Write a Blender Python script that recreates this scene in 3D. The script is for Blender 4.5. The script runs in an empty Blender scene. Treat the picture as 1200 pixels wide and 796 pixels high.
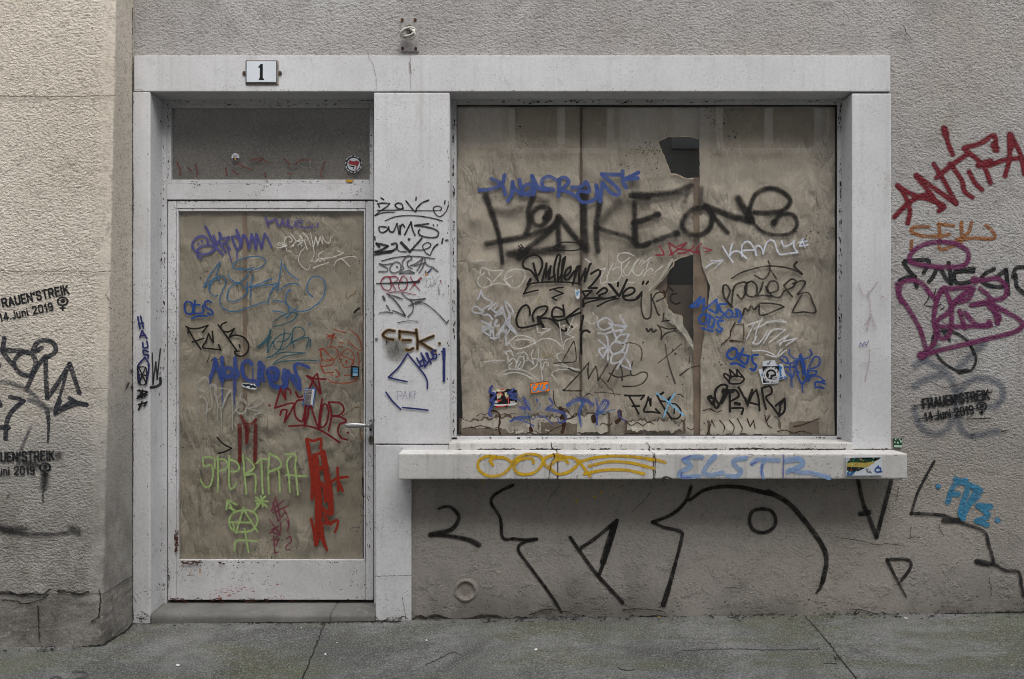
# A shabby shop front: papered door and window, white stone surround, covered in tags.
OPP_H, SUN_EL, SUN_ROT, SUN_S, SUN_A, SKY_S, EXPO = 8.5, 60, 164, 1.4, 45, .15, 0.86
import bpy, bmesh, math, random
from mathutils import Vector, Matrix, noise
from mathutils.geometry import delaunay_2d_cdt
random.seed(7)
sc = bpy.context.scene
COL = sc.collection
R = math.radians
# ------------------------------------------------------------------ camera geometry
D, F, H = 4.5, 1000.0, 1.485            # metres to the facade, focal length in photo pixels, eye height
CAM = Vector((0, -D, H))
cam = bpy.data.cameras.new('camera'); cam.sensor_width = 36; cam.lens = 30; cam.clip_end = 500
co = bpy.data.objects.new('camera', cam); COL.objects.link(co)
co.location = CAM; co.rotation_euler = (R(90), 0, 0); sc.camera = co

def at(px, py, y):                      # a point of the vertical plane Y=y
    s = (D + y) / F
    return Vector(((px - 600) * s, y, H + (398 - py) * s))
GX, GZ = 0.0108, 0.0093                 # the pavement climbs gently to the right
def gz(x): return GZ + GX * x
# neighbour's battered front: Y = -(PA + PB*(ztop - z))
ZT, ZB = 3.2, 0.0
def lean(z): return 0.330 - 0.046 * z
WALL_Y, SILL_Y, GLASS_Y, DGLASS_Y, TR_Y = 0.02, -0.14, 0.165, 0.175, 0.172
def plane(p, n): return (Vector(p), Vector(n).normalized())
SURF = {
 'wall': plane((0, WALL_Y, 0), (0, -1, 0)), 'stone': plane((0, 0, 0), (0, -1, 0)),
 'sill': plane((0, SILL_Y, 0), (0, -1, 0)), 'shop': plane((0, GLASS_Y, 0), (0, -1, 0)),
 'door': plane((0, DGLASS_Y, 0), (0, -1, 0)), 'transom': plane((0, TR_Y, 0), (0, -1, 0)),
 'leaf': plane((0, .16, 0), (0, -1, 0)), 'cill': plane((0, -.002, 0), (0, -1, 0)),
 'left': plane((0, -lean(0), 0), (0, -1, 0.046)), 'reveal': plane(((176 - 600) * .0045, 0, 0), (1, 0, 0)),
 'ground': plane((0, 0, GZ), (-GX, 0, 1)),
 'leftside': plane((-2.003, 0, 0), (1, 0, 0)),
}
def P(surf, px, py, off=0.0):           # where the line of sight meets a surface
    p, n = SURF[surf]
    d = Vector(((px - 600) / F, 1, (398 - py) / F))
    t = (p - CAM).dot(n) / d.dot(n)
    return CAM + d * t + n * off

# ------------------------------------------------------------------ objects
def tag(o, label=None, cat=None, group=None, kind=None):
    for k, v in (('label', label), ('category', cat), ('group', group), ('kind', kind)):
        if v: o[k] = v
    return o
def obj(name, me, mat=None, parent=None):
    if isinstance(me, bmesh.types.BMesh):
        m = bpy.data.meshes.new(name); me.to_mesh(m); me.free(); me = m
    o = bpy.data.objects.new(name, me); COL.objects.link(o)
    if mat: me.materials.append(mat)
    if parent:
        o.parent = parent
        if parent.type == 'EMPTY': o.matrix_parent_inverse = Matrix.Translation(-parent.location)
    return o
def empty(name, loc, label, cat, group=None):
    o = bpy.data.objects.new(name, None); COL.objects.link(o); o.empty_display_size = .1
    o.location = loc; tag(o, label, cat, group)
    return o
def box(bm, a, b, bev=0.0, seg=2):
    a, b = Vector(a), Vector(b)
    vs = [bm.verts.new((x, y, z)) for x in (a.x, b.x) for y in (a.y, b.y) for z in (a.z, b.z)]
    fs = [(0,1,3,2), (4,6,7,5), (0,4,5,1), (2,3,7,6), (0,2,6,4), (1,5,7,3)]
    faces = [bm.faces.new([vs[i] for i in f]) for f in fs]
    bmesh.ops.recalc_face_normals(bm, faces=faces)
    if bev:
        es = list({e for f in faces for e in f.edges})
        bmesh.ops.bevel(bm, geom=es, offset=bev, segments=seg, affect='EDGES', profile=.6)
def pbox(bm, x0, y0, x1, y1, yf, yb, bev=0.0, seg=2):   # a box whose front face fills a photo rectangle at depth yf
    a, b = at(x0, y1, yf), at(x1, y0, yf)
    box(bm, (a.x, yf, a.z), (b.x, yb, b.z), bev, seg)
def bmnew(): return bmesh.new()
def tube(bm, pts, rad, n=8, closed=False):
    rings = []
    m = len(pts)
    for i, p in enumerate(pts):
        p = Vector(p)
        q0 = Vector(pts[(i - 1) % m] if closed or i else pts[0]); q1 = Vector(pts[(i + 1) % m] if closed or i < m - 1 else pts[-1])
        t = (q1 - q0).normalized()
        u = t.cross(Vector((0, 0, 1)))
        if u.length < 1e-3: u = t.cross(Vector((0, 1, 0)))
        u.normalize(); v = t.cross(u)
        r = rad[i] if isinstance(rad, (list, tuple)) else rad
        rx, ry = r if isinstance(r, tuple) else (r, r)
        rings.append([bm.verts.new(p + u * math.cos(k * 2 * math.pi / n) * rx + v * math.sin(k * 2 * math.pi / n) * ry) for k in range(n)])
    for i in range(m if closed else m - 1):
        a, b = rings[i], rings[(i + 1) % m]
        for k in range(n): bm.faces.new((a[k], a[(k + 1) % n], b[(k + 1) % n], b[k]))
    if not closed: bm.faces.new(rings[0]); bm.faces.new(rings[-1])
    bmesh.ops.recalc_face_normals(bm, faces=bm.faces[:])
def smooth(o):
    for p in o.data.polygons: p.use_smooth = True
    return o
def disc(bm, c, rx, rz, y0, y1, n=24):  # a round plate facing -Y
    f = [bm.verts.new((c[0] + rx * math.cos(i * 2 * math.pi / n), y0, c[1] + rz * math.sin(i * 2 * math.pi / n))) for i in range(n)]
    b = [bm.verts.new((v.co.x, y1, v.co.z)) for v in f]
    fs = [bm.faces.new(f), bm.faces.new(b)] + [bm.faces.new((f[i], b[i], b[(i + 1) % n], f[(i + 1) % n])) for i in range(n)]
    bmesh.ops.recalc_face_normals(bm, faces=fs)

# ------------------------------------------------------------------ materials
def lin(c): return c / 12.92 if c <= .04045 else ((c + .055) / 1.055) ** 2.4
def rgb(h, k=1.0):
    h = h.lstrip('#'); return tuple(min(.9, lin(int(h[i:i + 2], 16) / 255) * k) for i in (0, 2, 4)) + (1,)
class NT:
    def __init__(s, name):
        s.m = bpy.data.materials.new(name); s.m.use_nodes = True
        s.t = s.m.node_tree; s.b = s.t.nodes['Principled BSDF']; s.b.inputs['Specular IOR Level'].default_value = .25
        s.pos = s.t.nodes.new('ShaderNodeNewGeometry').outputs['Position']
    def n(s, ty, props=None, **ins):
        nd = s.t.nodes.new('ShaderNode' + ty)
        for k, v in (props or {}).items(): setattr(nd, k, v)
        for k, v in ins.items():
            key = int(k[1:]) if k[0] == 'i' and k[1:].isdigit() else k.replace('_', ' ')
            if isinstance(v, bpy.types.NodeSocket): s.t.links.new(v, nd.inputs[key])
            else: nd.inputs[key].default_value = v
        return nd
    def link(s, a, b): s.t.links.new(a, b)
    def noise(s, scale, detail=4, rough=.55, dist=0.0, stretch=None, vec=None):
        v = vec or s.pos
        if stretch: v = s.n('Mapping', Vector=v, Scale=stretch).outputs[0]
        return s.n('TexNoise', Vector=v, Scale=scale, Detail=detail, Roughness=rough, Distortion=dist).outputs['Fac']
    def ramp(s, f, a, b, lo=0.0, hi=1.0, smooth=True):
        return s.n('MapRange', {'interpolation_type': 'SMOOTHSTEP' if smooth else 'LINEAR'}, Value=f, From_Min=a, From_Max=b, To_Min=lo, To_Max=hi).outputs[0]
    def mix(s, f, a, b, mode='MIX'):
        nd = s.t.nodes.new('ShaderNodeMix'); nd.data_type = 'RGBA'; nd.blend_type = mode; nd.clamp_factor = True
        for i, v in ((0, f), (6, a), (7, b)):
            if isinstance(v, bpy.types.NodeSocket): s.t.links.new(v, nd.inputs[i])
            else: nd.inputs[i].default_value = v
        return nd.outputs[2]
    def math(s, op, a, b=0.0):
        return s.n('Math', {'operation': op}, i0=a, i1=b).outputs[0]
    def base(s, c):
        if isinstance(c, bpy.types.NodeSocket): s.link(c, s.b.inputs['Base Color'])
        else: s.b.inputs['Base Color'].default_value = c
    def bump(s, h, strength, dist, prev=None):
        nd = s.n('Bump', Height=h, Strength=strength, Distance=dist)
        if prev is not None: s.link(prev, nd.inputs['Normal'])
        return nd.outputs[0]
    def done(s, rough=.8, normal=None):
        if isinstance(rough, bpy.types.NodeSocket): s.link(rough, s.b.inputs['Roughness'])
        else: s.b.inputs['Roughness'].default_value = rough
        if normal is not None: s.link(normal, s.b.inputs['Normal'])
        return s.m

def stucco_height(t, scale=1.0):
    a = t.noise(78 * scale, 3, .55, .15, (1, 1, 1.3))
    b = t.noise(27 * scale, 3, .6, .3)
    return t.math('ADD', t.math('MULTIPLY', a, .85), t.math('MULTIPLY', b, .35))
def bump_for(t, kind):
    if kind == 'wall':
        rough = t.ramp(t.math('ADD', t.n('SeparateXYZ', Vector=t.pos).outputs[2], t.math('MULTIPLY', t.math('SUBTRACT', t.noise(2.6, 5, .65, .5), .5), 1.5)), .25, 1.0, .35, 1)
        return t.bump(t.math('MULTIPLY', stucco_height(t), rough), 1, .0095)
    if kind == 'left': return t.bump(t.math('MULTIPLY', stucco_height(t, .9), t.ramp(t.n('SeparateXYZ', Vector=t.pos).outputs[0], -2.045, -2.09, .3, 1)), 1, .0125)
    if kind == 'stone': return t.bump(t.noise(160, 4, .6), .25, .002)
    return None

def m_stucco(name, c0, c1, kind, dirt, dk=.55):
    t = NT(name)
    v = t.ramp(t.noise(1.3, 5, .6), .35, .68)
    c = t.mix(v, c0, c1)
    h = stucco_height(t, .9 if kind == 'left' else 1)
    c = t.mix(t.ramp(h, .62, .42, 0, .6), c, tuple(x * .5 for x in c0[:3]) + (1,))          # pit shade painted into the colour, so the relief survives denoising
    st = t.ramp(t.noise(2.2, 6, .65, .6, (1, 1, .45)), .5, .78)
    c = t.mix(t.math('MULTIPLY', st, dk), c, dirt)
    sp = t.ramp(t.noise(55, 2, .5), .70, .76)
    c = t.mix(t.math('MULTIPLY', sp, .6), c, tuple(x * .35 for x in dirt[:3]) + (1,))
    t.base(c)
    return t.done(.92, bump_for(t, kind))
def m_plaster_low(name):                 # the patched plaster below the sill: smoother, with scars
    return None
def m_white(name, c0, c1, specks=.5, streak=False, rough=.55, bump=.25, sc_=1.0):
    t = NT(name)
    c = t.mix(t.ramp(t.noise(2.1, 5, .6), .35, .7), c0, c1)
    c = t.mix(t.ramp(t.noise(14, 5, .7), .52, .75, 0, .35), c, tuple(x * .6 for x in c1[:3]) + (1,))
    if streak:
        s2 = t.ramp(t.noise(26, 4, .6, .3, (1, 1, .05)), .5, .75, 0, .5 * float(streak))
        c = t.mix(s2, c, (.17, .16, .14, 1))
    c = t.mix(t.ramp(t.noise(70, 4, .7), .42, .68, 0, .30), c, tuple(x * .68 for x in c1[:3]) + (1,))
    c = t.mix(t.ramp(t.noise(3.2, 6, .75, .8, (1, 1, .5)), .56, .74, 0, .4), c, (.33, .315, .29, 1))
    a = t.ramp(t.noise(95 * sc_, 3, .6), .60, .65)
    pat = t.ramp(t.noise(5.5, 4, .6), .44, .62)
    c = t.mix(t.math('MULTIPLY', t.math('MULTIPLY', a, pat), specks), c, (.035, .022, .014, 1))
    b = t.ramp(t.noise(44 * sc_, 4, .7), .665, .72)
    c = t.mix(t.math('MULTIPLY', b, specks * .7), c, (.10, .055, .03, 1))
    t.base(c)
    return t.done(rough, t.bump(t.noise(160, 4, .6), bump, .002))
def m_plain(name, c, rough=.6, metal=0, grain=0, var=.25, bump=0):
    t = NT(name)
    f = t.ramp(t.noise(grain or 40, 5, .6), .3, .7)
    t.base(t.mix(f, tuple(x * (1 - var) for x in c[:3]) + (1,), c)); t.b.inputs['Metallic'].default_value = metal
    return t.done(rough, t.bump(t.noise(120, 4, .6), bump, .002) if bump else None)
def m_paper(name, c0, c1, stain, seed=0.0):
    t = NT(name)
    p = t.n('Mapping', Vector=t.pos, Location=(seed, seed * .37, seed * 1.7)).outputs[0]
    c = t.mix(t.ramp(t.noise(3, 5, .6, vec=p), .3, .7), c0, c1)
    c = t.mix(t.ramp(t.noise(4, 5, .6, .4, vec=p), .52, .74, 0, .45), c, stain)
    fib = t.noise(85, 3, .6, vec=p)
    c = t.mix(t.ramp(fib, .45, .7, 0, .22), c, tuple(x * .65 for x in c0[:3]) + (1,))
    sp = t.math('MULTIPLY', t.ramp(t.noise(80, 2, .5, vec=p), .62, .68), t.ramp(t.noise(3.5, 3, .6, vec=p), .54, .66))
    c = t.mix(sp, c, (.02, .016, .012, 1))
    d1 = t.n('Mapping', Vector=p, Rotation=(0, .75, 0), Scale=(1, 1, .38)).outputs[0]
    d2 = t.n('Mapping', Vector=p, Rotation=(0, -.6, 0), Scale=(1, 1, .45)).outputs[0]
    def ridge(v, sc_, d=2): return t.math('ABSOLUTE', t.math('SUBTRACT', t.noise(sc_, d, .45, .3, vec=v), .5))
    r1, r2, r3 = ridge(d1, 13), ridge(d2, 21), ridge(p, 46)
    area = t.ramp(t.noise(2.4, 3, .5, vec=p), .38, .62, .25, 1)
    c = t.mix(t.math('MULTIPLY', t.ramp(r1, .02, 0), .14), c, tuple(min(.8, x * 1.7) for x in c1[:3]) + (1,))
    c = t.mix(t.math('MULTIPLY', t.ramp(r2, .015, 0), .10), c, tuple(x * .45 for x in c0[:3]) + (1,))
    t.base(c)
    h = t.math('ADD', t.math('MULTIPLY', t.ramp(r1, 0, .25, smooth=False), .6), t.math('MULTIPLY', t.ramp(r2, 0, .25, smooth=False), .3))
    h = t.math('ADD', h, t.math('ADD', t.math('MULTIPLY', t.ramp(r1, 0, .035, smooth=False), .08), t.math('ADD', t.math('MULTIPLY', t.ramp(r2, 0, .03, smooth=False), .06), t.math('MULTIPLY', t.ramp(r3, 0, .06, smooth=False), .06))))
    h = t.math('ADD', t.math('MULTIPLY', h, area), t.math('MULTIPLY', t.noise(50, 3, .5, .3, vec=p), .06))
    big = t.math('ADD', t.math('MULTIPLY', ridge(d1, 5.5, 2), .7), t.math('MULTIPLY', ridge(d2, 8.5, 2), .5))
    nb_ = t.bump(t.math('MULTIPLY', big, area), 1, .10)
    return t.done(.8, t.bump(h, 1, .0135, nb_))
def m_glass(name, tint=(.93, .94, .93, 1)):
    m = bpy.data.materials.new(name); m.use_nodes = True; t = m.node_tree; t.nodes.clear()
    out = t.nodes.new('ShaderNodeOutputMaterial'); mx = t.nodes.new('ShaderNodeMixShader')
    tr = t.nodes.new('ShaderNodeBsdfTransparent'); gl = t.nodes.new('ShaderNodeBsdfGlossy')
    lw0 = t.nodes.new('ShaderNodeLayerWeight'); lw0.inputs['Blend'].default_value = .5
    pw = t.nodes.new('ShaderNodeMath'); pw.operation = 'POWER'; pw.inputs[1].default_value = 5
    lw = t.nodes.new('ShaderNodeMath'); lw.operation = 'MULTIPLY_ADD'; lw.inputs[1].default_value = .92; lw.inputs[2].default_value = .115
    t.links.new(lw0.outputs['Facing'], pw.inputs[0]); t.links.new(pw.outputs[0], lw.inputs[0])
    tr.inputs[0].default_value = tint; gl.inputs['Roughness'].default_value = .015; gl.inputs[0].default_value = (1, 1, 1, 1)
    t.links.new(lw.outputs[0], mx.inputs[0]); t.links.new(tr.outputs[0], mx.inputs[1]); t.links.new(gl.outputs[0], mx.inputs[2])
    t.links.new(mx.outputs[0], out.inputs[0]); return m

_paint = {}
def m_paint(hexc, k, soft, opac, kind, grain):
    key = (hexc, k, soft, opac, kind, grain)
    if key in _paint: return _paint[key]
    t = NT('paint_' + hexc.lstrip('#'))
    uv = t.n('UVMap').outputs[0]
    sp = t.n('SeparateXYZ', Vector=uv)
    r = t.math('SQRT', t.math('ADD', t.math('POWER', sp.outputs[0], 2.0), t.math('POWER', sp.outputs[1], 2.0)))
    g = t.noise(420, 2, .6)
    g2 = t.noise(130, 3, .6)
    r = t.math('ADD', r, t.math('MULTIPLY', t.math('SUBTRACT', g, .5), grain))
    r = t.math('ADD', r, t.math('MULTIPLY', t.math('SUBTRACT', g2, .5), grain * .8))
    h = (1 - soft) / (1 + soft)
    a = t.ramp(r, h * (1 - .25 * soft), 1.0 if soft > .3 else min(1.0, h + .12), 1, 0)
    if opac < 1:
        a = t.math('MULTIPLY', a, t.ramp(t.noise(24, 4, .6), .25, .7, opac * .72, min(1, opac * 1.15)))
    if kind in ('wall', 'left'):         # spray misses the deepest pits
        hh = stucco_height(t, .9 if kind == 'left' else 1)
        a = t.math('MULTIPLY', a, t.ramp(hh, .42, .56, .45 if kind == 'left' else .62, 1))
    t.link(a, t.b.inputs['Alpha'])
    c = rgb(hexc, k)
    t.base(t.mix(t.ramp(t.noise(60, 4, .6), .3, .7), tuple(x * .8 for x in c[:3]) + (1,), tuple(min(.9, x * 1.1) for x in c[:3]) + (1,)))
    _paint[key] = t.done(.6, bump_for(t, kind))
    return _paint[key]

# ------------------------------------------------------------------ strokes of paint
def crop(x0, y0, x1, outw): return (x0, y0, outw / (x1 - x0))
CR = {'T': (0, 0, 1.0),
 'D1': crop(200,240,320,955), 'D3': crop(310,240,430,955), 'D4': crop(200,330,320,955), 'D5': crop(320,340,440,955),
 'D6': crop(220,410,340,796), 'D7': crop(310,420,440,941), 'D8': crop(220,500,420,995), 'T1': crop(190,110,450,1200),
 'P1': crop(430,220,540,1094), 'P2': crop(430,290,540,973), 'P3': crop(430,375,540,761),
 'W4': crop(540,120,760,1200), 'W5': crop(550,190,760,1200), 'W6': crop(740,140,960,1094), 'W7': crop(550,290,680,1035),
 'W8': crop(660,290,800,1013), 'X1': crop(760,280,970,1194), 'X2': crop(545,370,695,1194), 'X3': crop(660,370,820,1200),
 'X4': crop(800,370,990,1008), 'S4': crop(880,410,980,1200), 'S5': crop(540,440,680,1200), 'S6': crop(660,440,820,1200),
 'S3': crop(570,440,650,1200), 'A6': crop(395,175,440,895),
 'SL1': crop(460,505,770,1200), 'SL2': crop(760,505,1070,1200), 'L4': crop(0,560,300,1012), 'L5': crop(300,560,600,1012),
 'L6': crop(600,560,900,1012), 'L7': crop(900,560,1200,1012), 'R6': crop(1040,140,1200,796), 'R7': crop(1040,270,1200,796),
 'R8': crop(1040,400,1200,910), 'N2': crop(0,320,130,1035), 'N3': crop(0,380,130,1035), 'N4': crop(0,470,130,796),
 'J': crop(140,360,220,490), 'SM': crop(960,480,1080,955), 'HN': crop(275,60,345,1114), 'K3': crop(340,440,390,796), 'HK': crop(390,460,480,895)}
def parse(s, cr):
    x0, y0, k = CR[cr]; out = []
    for st in s.split(';'):
        v = [float(a) for a in st.split()]
        if len(v) >= 4: out.append([Vector((x0 + v[i] / k, y0 + v[i + 1] / k)) for i in range(0, len(v) - 1, 2)])
    return out
def split_corners(pts, lim=118):
    runs, cur = [], [pts[0]]
    for i in range(1, len(pts)):
        cur.append(pts[i])
        if i < len(pts) - 1:
            a, b = pts[i] - pts[i - 1], pts[i + 1] - pts[i]
            if a.length > 1e-4 and b.length > 1e-4 and abs(math.degrees(a.angle(b))) > lim:
                runs.append(cur); cur = [pts[i]]
    runs.append(cur); return runs
def catmull(pts, step):
    if len(pts) == 2:
        n = max(1, int((pts[1] - pts[0]).length / step))
        return [pts[0].lerp(pts[1], i / n) for i in range(n + 1)]
    q = [pts[0] * 2 - pts[1]] + pts + [pts[-1] * 2 - pts[-2]]
    out = []
    for i in range(1, len(q) - 2):
        p0, p1, p2, p3 = q[i - 1:i + 3]
        n = max(2, int((p2 - p1).length / step))
        for j in range(n):
            u = j / n
            out.append(.5 * (2 * p1 + (p2 - p0) * u + (2 * p0 - 5 * p1 + 4 * p2 - p3) * u * u + (3 * p1 - p0 - 3 * p2 + p3) * u ** 3))
    out.append(pts[-1]); return out
LAYER = {}
def ribbon(bm, uvl, surf, pts, w0, w1, soft, off, jit, jag=0.0):
    for run in split_corners(pts):
        w = max(w0, w1) * .5 * (1 + soft)
        line = catmull(run, max(.7, min(1.6, w * .5)))
        n = len(line)
        tot = n - 1 or 1
        ph = random.random() * 50
        if jag:
            line = [q + Vector((noise.noise(Vector((ph, i * .33, 0))) + .6 * noise.noise(Vector((ph, i * 1.1, 5))), noise.noise(Vector((ph + 9, i * .33, 0))) + .6 * noise.noise(Vector((ph + 9, i * 1.1, 5))))) * jag for i, q in enumerate(line)]
        def frame(i):
            t = line[min(i + 1, n - 1)] - line[max(i - 1, 0)]
            if t.length < 1e-6: t = Vector((1, 0))
            t.normalize(); return t
        rows = []
        for i in range(n):
            h = (w0 + (w1 - w0) * i / tot) * .5 * (1 + soft)
            h *= 1 + jit * noise.noise(Vector((ph + i * .12, 0, 0)))
            t = frame(i); nn = Vector((-t.y, t.x))
            if i == 0:
                for c in (1, .5): rows.append((line[0] - t * h * c, nn, h, -c))
            rows.append((line[i], nn, h, 0))
            if i == n - 1:
                for c in (.5, 1): rows.append((line[-1] + t * h * c, nn, h, c))
        prev = None
        for k, (p, nn, h, c) in enumerate(rows):
            o = off[0] + k * 1.5e-6
            a, b = p + nn * h, p - nn * h
            A, B = bm.verts.new(P(surf, a.x, a.y, o)), bm.verts.new(P(surf, b.x, b.y, o))
            if prev:
                f = bm.faces.new((prev[0], A, B, prev[1])); f.smooth = True
                for l, (uc, uvv) in zip(f.loops, ((prev[2], 1), (c, 1), (c, -1), (prev[2], -1))): l[uvl].uv = (uc, uvv)
            prev = (A, B, c)
        off[0] += 2.5e-5
KSURF = {'wall': 1.1, 'stone': 1.1, 'sill': 1.15, 'shop': 1.15, 'door': 1.15, 'transom': 1.3, 'left': 1.1, 'reveal': 1.2, 'ground': 1.4, 'cill': 1.4, 'leaf': 1.6, 'leftside': 1.4}
KIND = {'wall': 'wall', 'left': 'left', 'stone': 'stone', 'sill': 'stone', 'ground': 'stone', 'cill': 'stone'}
WSC = {'wall': 1.1, 'left': 1.15, 'stone': 1.1, 'sill': 1.15}
def paint(name, label, parent, surf, col, groups, soft=.12, opac=1.0, grain=.12, jit=.12, mat=None, jag=0.0, base_off=None):
    """one painted tag = one mesh lying on its surface"""
    bm = bmesh.new(); uvl = bm.loops.layers.uv.new('UVMap')
    if base_off is None:
        base_off = LAYER.get(surf, .0006)
    off = [base_off]
    for g in groups:
        cr, w, s = g[:3]
        k = CR[cr][2]
        w0, w1 = (w if isinstance(w, tuple) else (w, w))
        if mat is None and name != 'crack' and surf in WSC: w0 *= WSC[surf]; w1 *= WSC[surf]
        if surf in ('shop', 'door', 'transom') and mat is None:      # fine marker lines keep a readable width
            if w0 / k < 2.4: w0 += .32 * k
            if w1 / k < 2.4: w1 += .32 * k
        for pts in parse(s, cr): ribbon(bm, uvl, surf, pts, w0 / k, w1 / k, soft, off, jit, jag)
    LAYER[surf] = max(LAYER.get(surf, 0), off[0] + 1e-4)
    o = obj(name, bm, mat or m_paint(col, KSURF[surf], soft, opac, KIND.get(surf), grain), parent)
    if label: o['label'] = label
    return o
def poly(name, surf, pts, off, mat, parent=None, cr='T', thick=0.0):
    x0, y0, k = CR[cr]
    v = [float(a) for a in pts.split()] if isinstance(pts, str) else pts
    pp = [(x0 + v[i] / k, y0 + v[i + 1] / k) for i in range(0, len(v) - 1, 2)]
    ar = sum(pp[i][0] * pp[(i + 1) % len(pp)][1] - pp[(i + 1) % len(pp)][0] * pp[i][1] for i in range(len(pp)))
    if ar > 0: pp.reverse()              # counter-clockwise seen from the street
    bm = bmesh.new()
    f = bm.faces.new([bm.verts.new(P(surf, a, b, off)) for a, b in pp])
    if thick:
        n = SURF[surf][1]
        back = [bm.verts.new(vv.co - n * thick) for vv in f.verts]
        fv = list(f.verts); m = len(fv)
        for i in range(m): bm.faces.new((fv[i], back[i], back[(i + 1) % m], fv[(i + 1) % m]))
    f.normal_update()
    bmesh.ops.triangulate(bm, faces=[f]) if len(pp) > 4 else None
    bmesh.ops.recalc_face_normals(bm, faces=bm.faces[:]) if thick else None
    return obj(name, bm, mat, parent)
def ell(cx, cy, rx, ry, n=28, a0=0.0):
    out = []
    for i in range(n): out += [cx + rx * math.cos(a0 + i * 2 * math.pi / n), cy + ry * math.sin(a0 + i * 2 * math.pi / n)]
    return out
GLYPH = {  # condensed block letters on a 0..1 box, y upwards; last number is the width
 'F': (['0 0 0 1 .8 1', '0 .5 .6 .5'], .8), 'R': (['0 0 0 1 .7 1 .85 .85 .85 .65 .7 .5 0 .5', '.4 .5 .9 0'], .9), 'A': (['0 0 .45 1 .9 0', '.2 .32 .7 .32'], .9),
 'U': (['0 1 0 .15 .2 0 .65 0 .85 .15 .85 1'], .85), 'E': (['.75 0 0 0 0 1 .75 1', '0 .52 .65 .52'], .75), 'N': (['0 0 0 1 .85 0 .85 1'], .85), '*': (['.1 .95 .1 .75', '0 .9 .2 .8', '0 .8 .2 .9'], .2),
 'S': (['.8 .8 .65 1 .15 1 0 .85 .05 .6 .75 .42 .82 .18 .65 0 .15 0 0 .2'], .8), 'T': (['0 1 .85 1', '.42 1 .42 0'], .85), 'I': (['.05 0 .05 1'], .1), 'K': (['0 0 0 1', '.8 1 .05 .45', '.3 .62 .85 0'], .85),
 '1': (['0 .75 .3 1 .3 0'], .35), '4': (['.6 0 .6 1 0 .3 .85 .3'], .85), '.': (['0 .04 .02 .04'], .05), 'J': (['.45 1 .45 .15 .3 0 .1 0 0 .15'], .45), 'u': (['0 .7 0 .15 .15 0 .45 0 .6 .15', '.6 .7 .6 0'], .6),
 'n': (['0 0 0 .7', '0 .55 .2 .7 .45 .7 .6 .55 .6 0'], .6), 'i': (['0 0 0 .68', '0 .95 .01 .97'], .05), ' ': ([], .2), '2': (['0 .8 .15 1 .6 1 .75 .82 .7 .6 0 .02 .8 .02'], .78),
 '0': (['.15 0 0 .2 0 .8 .15 1 .6 1 .75 .8 .75 .2 .6 0 .15 0'], .75), '9': (['.75 .6 .55 .42 .2 .42 0 .6 0 .82 .18 1 .58 1 .75 .82 .75 .2 .6 0 .1 .02'], .75)}
def letters(bm, uvl, s, surf, x0, y0, x1, y1, h, off, w=.25):
    """block lettering whose baseline runs from (x0,y0) to (x1,y1) with capitals h pixels high"""
    gap = .44
    tot = sum(GLYPH[c][1] + gap for c in s) - gap
    ax = Vector((x1 - x0, y1 - y0)); up = Vector((ax.y, -ax.x)).normalized(); u = 0.0
    for c in s:
        st, wd = GLYPH[c]
        for q in st:
            v = [float(a) for a in q.split()]
            pts = [Vector((x0, y0)) + ax * ((u + v[i]) / tot) + up * (h * v[i + 1]) for i in range(0, len(v), 2)]
            for i in range(len(pts) - 1): ribbon(bm, uvl, surf, [pts[i], pts[i + 1]], w * h, w * h, .1, off, .06)
        u += wd + gap
def inside(pt, pg):
    x, y = pt; c = False; j = len(pg) - 1
    for i in range(len(pg)):
        xi, yi = pg[i]; xj, yj = pg[j]
        if (yi > y) != (yj > y) and x < (xj - xi) * (y - yi) / (yj - yi) + xi: c = not c
        j = i
    return c
def pairs(s):
    v = [float(a) for a in s.split()]; return [(v[i], v[i + 1]) for i in range(0, len(v), 2)]
def rough_edge(pg, step=3.0, amp=.7, seed=0.0):
    out = []
    for i in range(len(pg)):
        a, b = Vector(pg[i]), Vector(pg[(i + 1) % len(pg)])
        n = max(1, int((b - a).length / step))
        for j in range(n):
            p = a.lerp(b, j / n)
            q = Vector((p.x * .3 + seed, p.y * .3, seed))
            out.append((p.x + amp * noise.noise(q), p.y + amp * noise.noise(q + Vector((9, 5, 3)))))
    return out
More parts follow.
